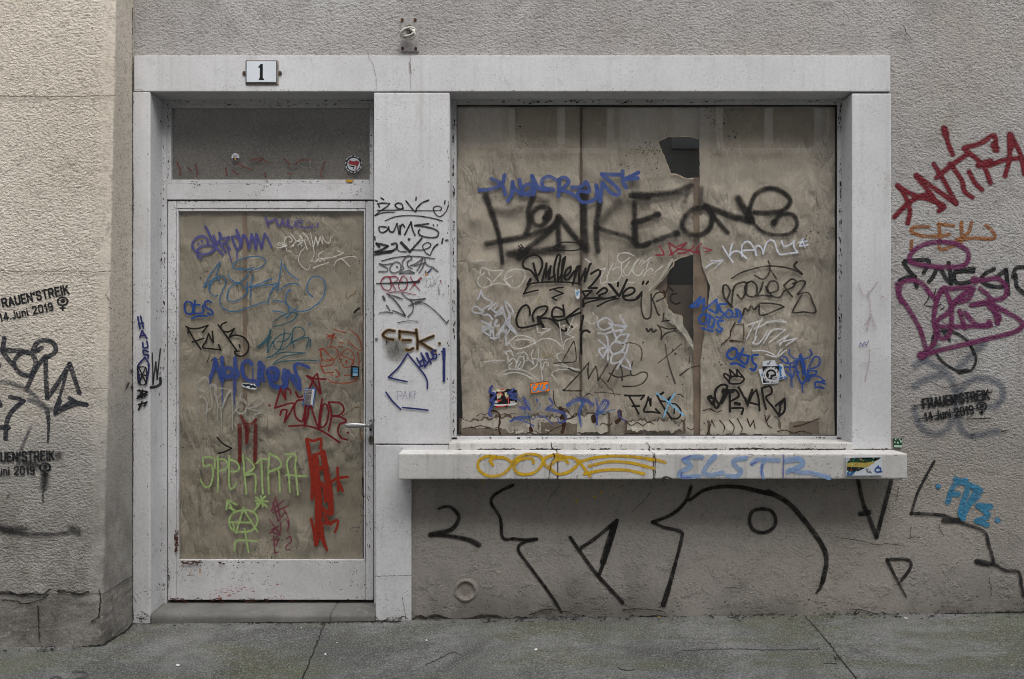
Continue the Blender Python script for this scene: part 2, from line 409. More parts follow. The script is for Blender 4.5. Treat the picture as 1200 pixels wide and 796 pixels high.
def sheet(name, outline, y, mat, holes=(), amp=.006, step=6.0, seed=0.0, edge=.7, parent=None, gap=.0035):
    """a crumpled sheet hanging behind the glass at depth y, cut to an outline"""
    pg = rough_edge(pairs(outline), 3.0, edge, seed); hs = [rough_edge(pairs(h), 3.0, .9, seed + 3) for h in holes]
    pts = []; edges = []
    for ring in [pg] + hs:
        b = len(pts); pts += ring
        edges += [(b + i, b + (i + 1) % len(ring)) for i in range(len(ring))]
    xs = [p[0] for p in pg]; ys = [p[1] for p in pg]
    yy = min(ys) + step / 2
    while yy < max(ys):
        xx = min(xs) + step / 2
        while xx < max(xs):
            q = (xx + random.uniform(-.35, .35) * step, yy + random.uniform(-.35, .35) * step)
            if inside(q, pg) and not any(inside(q, h) for h in hs): pts.append(q)
            xx += step
        yy += step
    r = delaunay_2d_cdt([Vector(p) for p in pts], edges, [], 0, 1e-5)
    bm = bmesh.new(); vs = []
    for p in r[0]:
        w = at(p.x, p.y, y)
        q = Vector((w.x + seed, w.z * 1.1, seed * 2.3))
        d = 1 - abs(noise.noise(q * 4.5)) * 2.4
        d += .6 * (1 - abs(noise.noise(Vector((q.x * 11 + q.y * 6, q.y * 9, q.z)))) * 2.2)
        d += .25 * noise.noise(q * 40)
        w.y = y + max(-gap, -amp * d * .8)
        vs.append(bm.verts.new(w))
    for t in r[2]:
        c = (sum(r[0][i].x for i in t) / 3, sum(r[0][i].y for i in t) / 3)
        if inside(c, pg) and not any(inside(c, h) for h in hs):
            try: f = bm.faces.new([vs[i] for i in t]); f.smooth = True
            except ValueError: pass
    bmesh.ops.recalc_face_normals(bm, faces=bm.faces[:])
    for v in [v for v in bm.verts if not v.link_faces]: bm.verts.remove(v)
    return obj(name, bm, mat, parent)
# ================================================================== materials of the place
M = {}
def m_wall():
    t = NT('grey_plaster')
    c = t.mix(t.ramp(t.noise(1.3, 5, .6), .35, .68), (.32, .305, .295, 1), (.39, .38, .37, 1))
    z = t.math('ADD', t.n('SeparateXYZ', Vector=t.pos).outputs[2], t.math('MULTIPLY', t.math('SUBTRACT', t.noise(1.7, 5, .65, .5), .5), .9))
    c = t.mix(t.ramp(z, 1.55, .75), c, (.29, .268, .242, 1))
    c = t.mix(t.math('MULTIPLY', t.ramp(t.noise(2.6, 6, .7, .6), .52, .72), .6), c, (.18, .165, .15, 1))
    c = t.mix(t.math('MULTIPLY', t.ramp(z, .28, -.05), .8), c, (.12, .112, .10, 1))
    c = t.mix(t.ramp(t.noise(7, 5, .65, .4, (1, 1, .12)), .54, .74, 0, .35), c, (.20, .185, .165, 1))
    c = t.mix(t.ramp(t.noise(.9, 4, .6), .50, .64, 0, .5), c, (.335, .305, .265, 1))
    h = stucco_height(t)
    c = t.mix(t.ramp(h, .60, .42, 0, .5), c, (.16, .15, .14, 1))  # hollows of the stucco shaded in the colour
    c = t.mix(t.ramp(t.noise(55, 2, .5), .71, .76, 0, .6), c, (.05, .045, .04, 1))
    t.base(c)
    zz = t.n('SeparateXYZ', Vector=t.pos).outputs[2]
    scar = t.math('MULTIPLY', t.ramp(t.noise(7, 6, .75, .1), .50, .60), t.ramp(zz, .6, .15))
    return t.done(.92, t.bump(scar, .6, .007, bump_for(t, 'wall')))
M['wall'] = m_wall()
M['white'] = m_white('painted_stone', (.60, .603, .613, 1), (.52, .52, .525, 1), .5, .3)
M['whitelow'] = m_white('painted_sill', (.57, .56, .545, 1), (.48, .47, .45, 1), .6, True)
M['frame'] = m_white('worn_white_metal', (.58, .58, .59, 1), (.47, .47, .47, 1), 1.0)
M['beige'] = m_stucco('beige_render', (.44, .385, .31, 1), (.52, .465, .39, 1), 'left', (.25, .22, .18, 1), .4)
M['dark'] = m_plain('dark_room', (.02, .018, .017, 1), .9)
M['glass'] = m_glass('window_glass')
def m_board():
    t = NT('grey_board')
    c = t.mix(t.ramp(t.noise(3, 5, .65), .3, .7), (.095, .087, .079, 1), (.15, .138, .126, 1))
    c = t.mix(t.ramp(t.noise(88, 2, .6), .55, .68, 0, .8), c, (.24, .225, .21, 1))
    c = t.mix(t.ramp(t.noise(80, 2, .6, vec=t.n('Mapping', Vector=t.pos, Location=(3, 1, 2)).outputs[0]), .55, .7, 0, .8), c, (.035, .032, .03, 1))
    t.base(c); return t.done(.9, t.bump(t.noise(160, 3, .6), .4, .003))
M['board'] = m_board()
M['paperA'] = m_paper('kraft_paper', (.37, .317, .256, 1), (.465, .405, .335, 1), (.27, .22, .172, 1), 0)
M['paperB'] = m_paper('kraft_paper_door', (.28, .24, .186, 1), (.345, .30, .236, 1), (.21, .17, .125, 1), 4)
M['tape'] = m_plain('brown_tape', (.25, .175, .12, 1), .5, 0, 12, .4)
M['tapedark'] = m_plain('dark_tape', (.12, .08, .055, 1), .5, 0, 12, .4)
M['card'] = m_plain('brown_card', (.10, .07, .05, 1), .8, 0, 8, .4)
M['iron'] = m_plain('dull_metal', (.45, .45, .46, 1), .45, .6, 60, .3)
M['black'] = m_plain('black', (.02, .02, .022, 1), .5)
M['enamel'] = m_plain('enamel', (.62, .66, .70, 1), .18, 0, 5, .08)
M['blue_rim'] = m_plain('dark_rim', (.10, .11, .13, 1), .3)
M['grime'] = m_plain('grimy_metal', (.16, .14, .12, 1), .7, .3, 70, .5)
M['plateback'] = m_plain('tarnished_brass', (.36, .31, .24, 1), .6, .2, 60, .5)
M['rope'] = m_plain('rope', (.62, .60, .55, 1), .8)
M['plate'] = m_plain('painted_plate', (.34, .325, .315, 1), .7, 0, 60, .3)
M['rust'] = m_plain('rust', (.10, .045, .025, 1), .9, 0, 80, .5)
M['pale'] = m_stucco('pale_facade', (.60, .58, .54, 1), (.66, .64, .60, 1), None, (.4, .38, .35, 1), .3)
M['leafgreen'] = m_plain('leaf_green', (.06, .10, .03, 1), .6)
M['scrap'] = m_plain('paper_scrap', (.75, .75, .73, 1), .8)

def m_pavement():
    t = NT('concrete_pavement')
    c = t.mix(t.ramp(t.noise(1.5, 7, .72, .6), .37, .62), (.076, .078, .075, 1), (.175, .177, .172, 1))
    c = t.mix(t.ramp(t.noise(6, 7, .75, .6), .42, .70, 0, .6), c, (.066, .066, .063, 1))
    c = t.mix(t.ramp(t.noise(11, 6, .75, .4), .56, .74, 0, .55), c, (.26, .255, .24, 1))
    moss = t.math('MULTIPLY', t.ramp(t.noise(2.4, 6, .7, .4, (.45, 1.6, 1)), .44, .60), t.ramp(t.noise(14, 5, .7), .3, .6, .3, .85))
    c = t.mix(moss, c, (.090, .095, .058, 1))
    ag = t.noise(130, 3, .7)
    c = t.mix(t.ramp(ag, .53, .66, 0, .85), c, (.03, .029, .027, 1))
    c = t.mix(t.ramp(ag, .47, .36, 0, .7), c, (.30, .30, .285, 1))
    spk = t.ramp(t.noise(75, 1, .5), .74, .77)
    c = t.mix(t.math('MULTIPLY', spk, .5), c, (.5, .5, .47, 1))
    t.base(c)
    n = t.bump(t.noise(130, 4, .75), 1, .006)
    n = t.bump(t.noise(8, 7, .7), .6, .03, n)
    return t.done(.88, n)
M['pavement'] = m_pavement()
def m_asphalt():
    t = NT('asphalt'); t.base(t.mix(t.noise(150, 4, .6), (.03, .03, .03, 1), (.075, .074, .07, 1)))
    return t.done(.9, t.bump(t.noise(180, 4, .6), .6, .004))
M['asphalt'] = m_asphalt()
def m_plinth():
    t = NT('weathered_plinth')
    c = t.mix(t.ramp(t.noise(3.2, 6, .65, .5), .35, .68), (.135, .125, .112, 1), (.29, .275, .25, 1))
    c = t.mix(t.ramp(t.noise(15, 6, .75), .5, .72, 0, .7), c, (.06, .056, .05, 1))
    c = t.mix(t.ramp(t.noise(40, 3, .6), .62, .7, 0, .6), c, (.42, .41, .38, 1))
    t.base(c)
    n = t.bump(t.noise(26, 6, .7, .5), .9, .014)
    return t.done(.92, n)
M['plinth'] = m_plinth()
def m_beige():                            # beige stone render, greyer and sootier in the splash zone of the street
    t = NT('beige_render')
    c = t.mix(t.ramp(t.noise(1.2, 5, .6), .35, .68), (.50, .45, .38, 1), (.58, .53, .46, 1))
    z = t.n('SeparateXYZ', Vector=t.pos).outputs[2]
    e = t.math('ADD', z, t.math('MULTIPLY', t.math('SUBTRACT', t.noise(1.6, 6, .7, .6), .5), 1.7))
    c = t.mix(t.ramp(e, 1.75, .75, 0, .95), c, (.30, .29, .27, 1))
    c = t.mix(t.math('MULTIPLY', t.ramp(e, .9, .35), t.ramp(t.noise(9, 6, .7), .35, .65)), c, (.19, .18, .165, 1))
    h = stucco_height(t, .72)
    c = t.mix(t.ramp(h, .62, .42, 0, .55), c, (.24, .21, .17, 1))  # relief shade painted into the low spots of the render
    c = t.mix(t.ramp(t.noise(60, 2, .5), .71, .76, 0, .7), c, (.06, .05, .04, 1))
    t.base(c)
    return t.done(.92, bump_for(t, 'left'))
M['beige'] = m_beige()

# ================================================================== ground
def sheetmesh(name, x0, x1, y0, y1, dz, mat, n=1):
    bm = bmnew()
    f = bm.faces.new([bm.verts.new((x, y, gz(x) + dz)) for x, y in ((x0, y0), (x1, y0), (x1, y1), (x0, y1))])
    return obj(name, bm, mat)
pavement = sheetmesh('pavement', -14, 14, -2.3, .4, 0, M['pavement']); tag(pavement, kind='structure')
road = sheetmesh('road', -60, 60, -80, 30, -.13, M['asphalt']); tag(road, kind='structure')
bm = bmnew()
for i in range(-14, 14):
    a, b = i + .004, i + .996
    v = [bm.verts.new((x, y, gz(x) + z)) for x in (a, b) for y, z in ((-2.3, .003), (-2.45, .003), (-2.45, -.2), (-2.3, -.2))]
    for q in ((0, 1, 5, 4), (1, 2, 6, 5), (0, 3, 2, 1), (4, 5, 6, 7)): bm.faces.new([v[k] for k in q])
bmesh.ops.recalc_face_normals(bm, faces=bm.faces[:])
tag(obj('kerb', bm, M['pavement']), kind='structure')

# ================================================================== the shop building
shop = empty('shop_building', (1.2, .2, gz(1.2)), 'grey plastered shop front with white painted stone surround, glazed door and papered window', 'building')
X = lambda px: (px - 600) * .0045
Z = lambda py: H + (398 - py) * .0045
bm = bmnew()
box(bm, (-2.003, WALL_Y, Z(65)), (6.5, .35, 6.6))
box(bm, (X(1044), WALL_Y, -.25), (6.5, .35, Z(65)))
box(bm, (X(482), WALL_Y, -.25), (X(1044), .35, Z(527)))
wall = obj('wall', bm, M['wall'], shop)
bm = bmnew(); box(bm, (X(157), 0, Z(107.3)), (X(1043.5), .35, Z(65)), .004)
lintel = obj('lintel', bm, M['white'], shop)
bm = bmnew(); box(bm, (-2.003, .001, -.2), (X(176), .34, Z(107.5)), .007)
ljamb = obj('door_jamb', bm, M['white'], shop)
bm = bmnew(); box(bm, (X(438), .001, Z(520.6)), (X(527), .34, Z(108.4)), .006); box(bm, (X(440), .003, -.2), (X(482), .34, Z(521.4)), .006); box(bm, (X(481.5), .004, Z(532)), (X(525.8), .33, Z(521.4)), .004)
pil = obj('pilaster', bm, M['white'], shop)
bm = bmnew(); box(bm, (X(998.5), .001, Z(527)), (X(1044.5), .34, Z(109.4)), .006)
rjamb = obj('window_jamb', bm, M['white'], shop)
bm = bmnew(); box(bm, (X(526), -.002, Z(528.5)), (X(1000), .30, Z(519)), .006)
cill = obj('inner_sill', bm, M['whitelow'], shop)
bm = bmnew()
pbox(bm, 466.5, 531.5, 653.2, 562.2, SILL_Y, WALL_Y - .001, .010, 3)
pbox(bm, 653.8, 531.5, 765.5, 562.4, SILL_Y - .001, WALL_Y - .001, .010, 3)
pbox(bm, 766.2, 531.8, 1063.5, 561.8, SILL_Y, WALL_Y - .001, .010, 3)
for v in bm.verts:                        # the top of the sill falls slightly outwards; ends and edges are not quite true
    v.co.z += .0015 * noise.noise(v.co * 9); v.co.y += .001 * noise.noise(v.co * 7 + Vector((3, 3, 3)))
sill = obj('window_sill', bm, M['whitelow'], shop)
# doorstep, worn round at the nosing
bm = bmnew()
n = 60
for seg in ((177, 387), (388, 440)):
    rows = []
    for i in range(n + 1):
        px = seg[0] + (seg[1] - seg[0]) * i / n; x = X(px)
        b = gz(x); w = .0035 * noise.noise(Vector((x * 6, 2, 0)))
        if i in (0, n): w -= .004
        prof = [(-.006, -.05), (-.008 + w, .022), (-.004 + w, .033), (.008, .0405 + w), (.03, .044 + w), (.30, .052)]
        rows.append([bm.verts.new((x, y, (b + z if k < 2 else z - .004))) for k, (y, z) in enumerate(prof)])
    for i in range(n):
        for k in range(5): bm.faces.new((rows[i][k], rows[i + 1][k], rows[i + 1][k + 1], rows[i][k + 1]))
    bm.faces.new(rows[0]); bm.faces.new(rows[-1])
bmesh.ops.recalc_face_normals(bm, faces=bm.faces[:])
step = smooth(obj('doorstep', bm, M['plinth'], shop))
M['step'] = m_white('worn_step', (.095, .093, .087, 1), (.165, .162, .154, 1), .6, True, .9, .8); step.data.materials.clear(); step.data.materials.append(M['step'])
# door frame and fanlight
bm = bmnew(); Y1 = .155
pbox(bm, 187, 115, 195.2, 708, Y1, .28, .003); pbox(bm, 438.2, 115, 446, 708, Y1, .28, .003)
pbox(bm, 195.4, 115, 438, 121, Y1 + .001, .28, .003); pbox(bm, 195.4, 216, 438, 234, Y1 + .002, .28, .004)
frame = obj('door_frame', bm, M['frame'], shop)
bm = bmnew(); Y2 = .160
pbox(bm, 195.8, 121.3, 200.5, 215.7, Y2, .21, .002); pbox(bm, 433.2, 121.3, 437.8, 215.7, Y2, .21, .002)
pbox(bm, 200.7, 121.3, 433, 126.2, Y2 + .001, .21, .002); pbox(bm, 200.7, 210.6, 433, 215.7, Y2 + .001, .21, .002)
fan = obj('fanlight', bm, M['frame'], shop)
def pane(name, x0, y0, x1, y1, y, parent, surf=None):
    bm = bmnew(); a, b = at(x0, y1, y), at(x1, y0, y)
    bm.faces.new([bm.verts.new(v) for v in ((a.x, y, a.z), (b.x, y, a.z), (b.x, y, b.z), (a.x, y, b.z))])
    return obj(name, bm, M['glass'], parent)
pane('glass_pane', 199.5, 125.5, 434, 211.5, TR_Y, fan)
# door leaf
bm = bmnew(); Y3 = .160
pbox(bm, 196.6, 236, 206.6, 703.5, Y3, .215, .003); pbox(bm, 428.6, 236, 437.4, 703.5, Y3, .215, .003)
pbox(bm, 206.8, 236, 428.4, 244.2, Y3 + .0012, .215, .003); pbox(bm, 206.8, 659.5, 428.4, 703.2, Y3 + .0012, .215, .003)
for r_ in ((207.2, 244.8, 209.0, 659), (426.3, 244.8, 428.0, 659), (209.2, 244.8, 426.1, 247.6), (209.2, 656.4, 426.1, 659)):
    pbox(bm, *r_, Y3 + .003, .2, .0012)
door = obj('door', bm, M['frame'], shop)
pane('glass_pane', 208.5, 247, 427, 657, DGLASS_Y, door)
# lever handle and lock
bm = bmnew()
c = at(434.6, 498, Y3); 
disc(bm, (c.x, c.z), .0105, .036, Y3 - .007, Y3 + .001)
bmesh.ops.bevel(bm, geom=[e for e in bm.edges if all(abs(v.co.y - (Y3 - .007)) < 1e-6 for v in e.verts)], offset=.003, segments=2, affect='EDGES')
tube(bm, [(c.x, Y3 - .005, c.z), (c.x, Y3 - .03, c.z), (c.x - .004, Y3 - .046, c.z), (c.x - .015, Y3 - .052, c.z)], [.0085, .008, .0085, .0085], 12)
hx = [(c.x - .010, .009, .009), (c.x - .03, .0105, .008), (c.x - .06, .0135, .009), (c.x - .095, .014, .009), (c.x - .12, .011, .007), (c.x - .132, .006, .004)]
tube(bm, [(x, Y3 - .052, c.z + .002) for x, _, _ in hx], [(b, a) for _, a, b in hx], 14)
handle = smooth(obj('handle', bm, M['iron'], door))
bm = bmnew(); c2 = at(434.8, 515.3, Y3); disc(bm, (c2.x, c2.z), .0125, .024, Y3 - .006, Y3 + .001)
lock = obj('lock_plate', bm, M['grime'], door)
bm = bmnew()
disc(bm, (c2.x, c2.z + .006), .0045, .0045, Y3 - .0075, Y3 - .004, 12); box(bm, (c2.x - .002, Y3 - .0076, c2.z - .012), (c2.x + .002, Y3 - .004, c2.z + .004))
obj('keyhole', bm, M['black'], door)
for dz, r_ in ((.024, .004), (-.026, .006)):
    bm = bmnew(); disc(bm, (c.x, c.z + dz), r_, r_, Y3 - .0085, Y3 - .005, 10); obj('screw', bm, M['black'], door)
# shop window
bm = bmnew(); Y4 = .145
pbox(bm, 527.5, 114, 535.0, 513, Y4, .24, .003); pbox(bm, 981.4, 114, 990, 513, Y4, .24, .003)
pbox(bm, 535.2, 114, 981.2, 122.6, Y4 + .001, .24, .003); pbox(bm, 535.2, 511, 981.2, 517, Y4 + .001, .24, .003)
window = obj('shop_window', bm, M['frame'], shop)
bm = bmnew()
for r_ in ((535.0, 122.6, 535.6, 511), (980.4, 122.6, 981.4, 511), (535, 122.4, 981.4, 123.8), (535, 510.5, 981.4, 511.2)): pbox(bm, *r_, Y4 + .006, .2)
obj('gasket', bm, M['black'], window)
pane('glass_pane', 533, 121, 983, 512.5, GLASS_Y, window)
# dark room behind the openings
bm = bmnew(); box(bm, (-1.99, .36, -.2), (2.6, 3.2, 3.0))
bmesh.ops.delete(bm, geom=[f for f in bm.faces if abs(f.calc_center_median().y - .36) < 1e-4], context='FACES')
obj('interior_wall', bm, M['dark'], shop)
# stub of a capped pipe in the low wall
bm = bmnew(); c = P('wall', 546, 692)
m = 28
def ringv(r, y): return [bm.verts.new((c.x + r * math.cos(i * 2 * math.pi / m), y, c.z + r * math.sin(i * 2 * math.pi / m))) for i in range(m)]
rs = [ringv(.068, WALL_Y + .001), ringv(.060, WALL_Y - .004), ringv(.052, WALL_Y - .0085), ringv(.047, WALL_Y - .0075), ringv(.045, WALL_Y - .0010), ringv(.02, WALL_Y - .002)]
for a, b in zip(rs, rs[1:]):
    for i in range(m): bm.faces.new((a[i], b[i], b[(i + 1) % m], a[(i + 1) % m]))
bm.faces.new(rs[-1])
bmesh.ops.recalc_face_normals(bm, faces=bm.faces[:])
for v in bm.verts: v.co.y += .0035 * noise.noise(v.co * 38) - .0005; v.co.x += .003 * noise.noise(v.co * 30)
smooth(obj('pipe_cap', bm, m_stucco('pipe_cap', (.23, .208, .185, 1), (.30, .278, .252, 1), 'wall', (.09, .06, .04, 1), .9), shop))

# ================================================================== neighbouring building with a battered corner
nb = empty('neighbour_building', (-2.6, -.2, gz(-2.6)), 'beige roughcast house at the left whose leaning corner stands proud of the shop', 'building')
def corner_rows(z0, z1, dz, out=0.0, rough=.004, seed=0):
    rows = []; z = z0; k = int(round((z1 - z0) / dz))
    for i in range(k + 1):
        z = z0 + (z1 - z0) * i / k
        yf = -lean(z) - out
        pr = [(-7.0, yf), (-3.2, yf)] + [(-3.2 + 1.1 * j / 22, yf) for j in range(1, 23)]
        pr += [(-2.05, yf), (-2.016, yf), (-2.009, yf + .001), (-2.004, yf + .005), (-2.003, yf + .013), (-2.003, yf + .06)]
        pr += [(-2.003, yf + .06 + (-.002 - yf - .06) * j / 6) for j in range(1, 6)] + [(-2.003, .0)]
        row = []
        for x, y in pr:
            p = Vector((x, y, z)); q = p * 22 + Vector((seed, 0, 0))
            near = 1.0 if x > -2.1 else .25
            r = rough * near
            if y > -.03: r = 0
            d = r * noise.noise(q) + r * .7 * noise.noise(q * 2.7)
            if x > -2.04: p.x -= abs(d) * .9 if x > -2.01 else d * .4
            if x < -2.0 or y < -.2: p.y += d * (.9 if x > -2.1 else 1)
            row.append(p)
        rows.append(row)
    return rows
def sweep(name, rows, mat, parent, cap=False):
    bm = bmnew(); vr = [[bm.verts.new(p) for p in r] for r in rows]
    for a, b in zip(vr, vr[1:]):
        for i in range(len(a) - 1):
            f = bm.faces.new((a[i], a[i + 1], b[i + 1], b[i])); f.smooth = True
    if cap:
        a = vr[-1]
        for i in range(len(a) - 1):
            b0 = bm.verts.new((a[i].co.x, .2, a[i].co.z)); b1 = bm.verts.new((a[i + 1].co.x, .2, a[i + 1].co.z))
    return obj(name, bm, mat, parent)
nwall = sweep('wall', corner_rows(.24, 6.6, .025, 0, .004, 5), M['beige'], nb)
plinth = sweep('plinth', corner_rows(-.2, .238, .012, .004, .010, 40), M['plinth'], nb)
bm = bmnew(); box(bm, (-7, .001, -.2), (-2.004, .34, 6.6)); obj('wall_core', bm, M['beige'], nb)

# ================================================================== the house across the street, mirrored in the panes
opp = empty('opposite_building', (0, -6.4, -.2), 'pale house across the street seen only as window reflections in the shop pane', 'building')
bm = bmnew(); box(bm, (-9, -10, -.5), (.4, -6, OPP_H)); box(bm, (.4, -10, -.5), (9, -6.001, OPP_H + 1.5)); obj('wall', bm, M['pale'], opp)  # rooflines unseen; right half raised to dim the shop's right side
M['oppframe'] = m_plain('white_window_paint', (.75, .75, .73, 1), .5); M['opppane'] = m_plain('dark_window', (.12, .12, .12, 1), .15)
for wx in (.62, 3.24, 5.9):
    for z0 in (3.95, ):
        bm = bmnew()
        for (a, b, c_, d_) in ((-.66, -.58, z0 - .06, z0 + 1.75), (.58, .66, z0 - .06, z0 + 1.75), (-.05, .05, z0, z0 + 1.7), (-.72, .72, z0 - .12, z0 - .05), (-.58, .58, z0 + 1.65, z0 + 1.75)):
            box(bm, (wx + a, -5.998, c_), (wx + b, -5.93, d_))
        f_ = obj('window', bm, M['oppframe'], opp)
        bm = bmnew(); box(bm, (wx - .57, -5.999, z0 - .04), (wx - .055, -5.97, z0 + 1.64)); box(bm, (wx + .055, -5.999, z0 - .04), (wx + .57, -5.97, z0 + 1.64)); obj('pane', bm, M['opppane'], f_)
        for sx in (-1.22, .74):
            bm = bmnew(); box(bm, (wx + sx, -5.998, z0 - .05), (wx + sx + .48, -5.95, z0 + 1.72)); obj('shutter', bm, M['oppframe'], opp)

# ================================================================== sky and sun
w = bpy.data.worlds.new('World'); sc.world = w; w.use_nodes = True; nt = w.node_tree
sky = nt.nodes.new('ShaderNodeTexSky'); sky.sky_type = 'NISHITA'; sky.sun_disc = False
sky.sun_elevation = R(SUN_EL); sky.sun_rotation = R(SUN_ROT); sky.dust_density = 4; sky.air_density = 1.0
hs = nt.nodes.new('ShaderNodeHueSaturation'); hs.inputs['Saturation'].default_value = .32
bg = nt.nodes['Background']; nt.links.new(sky.outputs[0], hs.inputs['Color']); nt.links.new(hs.outputs[0], bg.inputs[0]); bg.inputs[1].default_value = SKY_S
l = bpy.data.lights.new('sun', 'SUN'); l.energy = SUN_S; l.angle = R(SUN_A); l.color = (1, .985, .965)
lo = bpy.data.objects.new('sun', l); COL.objects.link(lo)
el, az = R(SUN_EL), R(SUN_ROT)            # rotation 0 = sun over +Y, turning clockwise seen from above
sd = Vector((math.sin(az) * math.cos(el), math.cos(az) * math.cos(el), math.sin(el)))
lo.rotation_euler = sd.to_track_quat('Z', 'Y').to_euler(); lo.location = (0, -4, 9)
sc.view_settings.view_transform = 'Standard'; sc.view_settings.look = 'None'; sc.view_settings.gamma = 1
sc.view_settings.use_curve_mapping = False; sc.view_settings.exposure = EXPO
sc.cycles.transparent_max_bounces = 48; sc.cycles.max_bounces = 8
sc.cycles.use_denoising = True; sc.cycles.denoiser = 'OPENIMAGEDENOISE'; sc.cycles.denoising_prefilter = 'NONE'; sc.cycles.denoising_input_passes = 'RGB_ALBEDO_NORMAL'; sc.cycles.filter_width = 1.0
# ================================================================== brown paper behind the glass
def th(o, label, cat, group=None): return tag(o, label, cat, group)
PW = 'brown paper sheets behind the shop window'
H2 = '781 311 790 306 795 303 805 300 812 299 812 402 806 391 800 381 799 371 790 368 783 362 781 352 773 344 767 339 771 333 778 326 783 318'
o = sheet('paper_sheet', '533 121 679.5 121 680.5 300 679 420 681 470 680 514 543 514 541 460 539 400 538.5 330 533 320', .1775, M['paperA'], amp=.011, seed=1.3, edge=.5, gap=.009); th(o, 'left brown paper sheet behind the shop window, its foot badly torn and stained', 'paper sheet', PW)
o = sheet('paper_sheet', '682 121 820.5 121 820.5 163 806 160 797 161 786 160 771 167 777 181 786 204 793 204 800 208 806 209.5 820.5 209 820.5 420 815 430 815.5 514 682 514', .1880, M['paperA'], (H2,), amp=.011, seed=5.1, edge=.5, gap=.009); th(o, 'middle brown paper sheet behind the shop window, with two ragged holes', 'paper sheet', PW)
o = sheet('paper_sheet', '819.5 121 957 121 958 180 956 240 961 330 957 400 959 470 958 514 820 514 821 470 820.5 425 829 360 832 336 828 326 822 310 819.5 290', .1738, M['paperA'], amp=.010, seed=8.4, edge=.6, gap=.0062); th(o, 'right brown paper sheet behind the shop window, slit near the blue tags', 'paper sheet', PW)
o = sheet('paper_sheet', '950 121 981 121 980 250 979 330 977.5 400 976.5 450 978 514 950 514', .180, M['paperA'], amp=.006, seed=11.7, edge=.4, gap=.006); th(o, 'narrow brown paper strip along the right edge of the shop window', 'paper strip')
DP = 'brown paper sheets behind the door glass'
o = sheet('paper_sheet', '206 245 286 245 288 330 287 430 289 560 284 660 206 660', .187, M['paperB'], amp=.008, seed=14.2, edge=.3, gap=.008); th(o, 'left brown paper sheet behind the door glass, smoother than its neighbour', 'paper sheet', DP)
o = sheet('paper_sheet', '283 245 427 245 425.5 300 426 380 424.5 440 425.5 468 416 470 412 476 405 482 416 484 421 500 424 540 426 600 425 660 283 660', .190, M['paperB'], amp=.012, seed=17.9, edge=.8, gap=.011); th(o, 'right brown paper sheet behind the door glass, wrinkled, torn beside the handle', 'paper sheet', DP)
o = sheet('backing_paper', '404 460 431 460 431 560 404 560', .197, M['paperB'], amp=.004, seed=3, edge=.2, gap=.003); th(o, 'scrap of brown paper backing the tear beside the door handle', 'paper scrap')
o = sheet('cover_board', '197 124 436 124 436 213 197 213', .186, M['board'], amp=.002, seed=21, edge=0, gap=.002); th(o, 'dark grey board closing off the fanlight above the door', 'board')
def strip(name, xy0, xy1, y, mat, label, wob=.5, cat='tape', seed=1):
    (x0, y0), (x1, y1) = xy0, xy1; n = 40; bm = bmnew(); prev = None
    for i in range(n + 1):
        yy = y0 + (y1 - y0) * i / n
        a = x0 + wob * noise.noise(Vector((seed, i * .3, 0))); b = x1 + wob * noise.noise(Vector((seed + 7, i * .3, 0)))
        c = (bm.verts.new(at(a, yy, y)), bm.verts.new(at(b, yy, y)))
        if prev: bm.faces.new((prev[0], c[0], c[1], prev[1]))
        prev = c
    o = obj(name, bm, mat); o.modifiers.new('thickness', 'SOLIDIFY').thickness = .0006
    return th(o, label, cat)
strip('tape_strip', (812.8, 208), (829, 512), .1768, M['tape'], 'broad brown parcel tape running down beside the torn hole', .6)
strip('tape_strip', (679.6, 124), (682.4, 470), .1664, M['tapedark'], 'thin dark brown tape over the seam at the left of the window', .7, seed=4)
strip('tape_strip', (284.5, 247), (289.5, 480), .1785, M['tape'], 'narrow brown tape over the paper seam in the door', .5, seed=9)
o = sheet('cardboard_sheet', '776 334 832 334 832 420 776 420', .225, M['card'], amp=.001, seed=2, edge=.2, gap=.001); th(o, 'brown cardboard seen through the lower torn hole in the window paper', 'cardboard')

o = sheet('cardboard_sheet', '758 318 781.5 312 782 356 758 356', .205, M['tape'], amp=.001, seed=6, edge=.4, gap=.001); th(o, 'strip of lighter brown cardboard at the left of the lower torn hole', 'cardboard')
SURF['paperfront'] = plane((0, .1772, 0), (0, -1, 0)); KSURF['paperfront'] = 1.2
# torn and peeling foot of the window paper
TS = m_paper('torn_paper', (.40, .355, .30, 1), (.55, .50, .43, 1), (.24, .19, .145, 1), 2.5)
TD = m_plain('torn_edge', (.13, .09, .062, 1), .9, 0, 60, .4)
def torn(x0, x1, yt, yb, seed, amp=5):
    pg = []; n = int((x1 - x0) / 2.2)
    for i in range(n + 1):
        x = x0 + (x1 - x0) * i / n
        pg.append((x, yt + amp * noise.noise(Vector((x * .09, seed, 0))) + amp * .5 * noise.noise(Vector((x * .35, seed, 3)))))
    for i in range(n, -1, -1):
        x = x0 + (x1 - x0) * i / n
        pg.append((x, yb + amp * .6 * noise.noise(Vector((x * .12, seed + 8, 0))) + amp * .35 * noise.noise(Vector((x * .4, seed, 6)))))
    return pg
def torn_scrap(x0, x1, yt, yb, seed, dep, mat, label, amp=5):
    pg = torn(x0, x1, yt, yb, seed, amp)
    o = sheet('torn_paper', ' '.join('%.2f %.2f' % p for p in pg), dep, mat, amp=.0025, step=4, seed=seed, edge=.4, gap=.0016)
    if mat is TS:
        pg = torn(x0 - 3, x1 + 3, yt - 2.0, yb + 1.5, seed + .05, amp * 1.3)
        sheet('torn_edge', ' '.join('%.2f %.2f' % p for p in pg), dep + .0016, TD, amp=.001, step=5, seed=seed + 2, edge=.9, gap=.0008, parent=o)
    return th(o, label, 'torn paper', 'torn paper along the foot of the window')
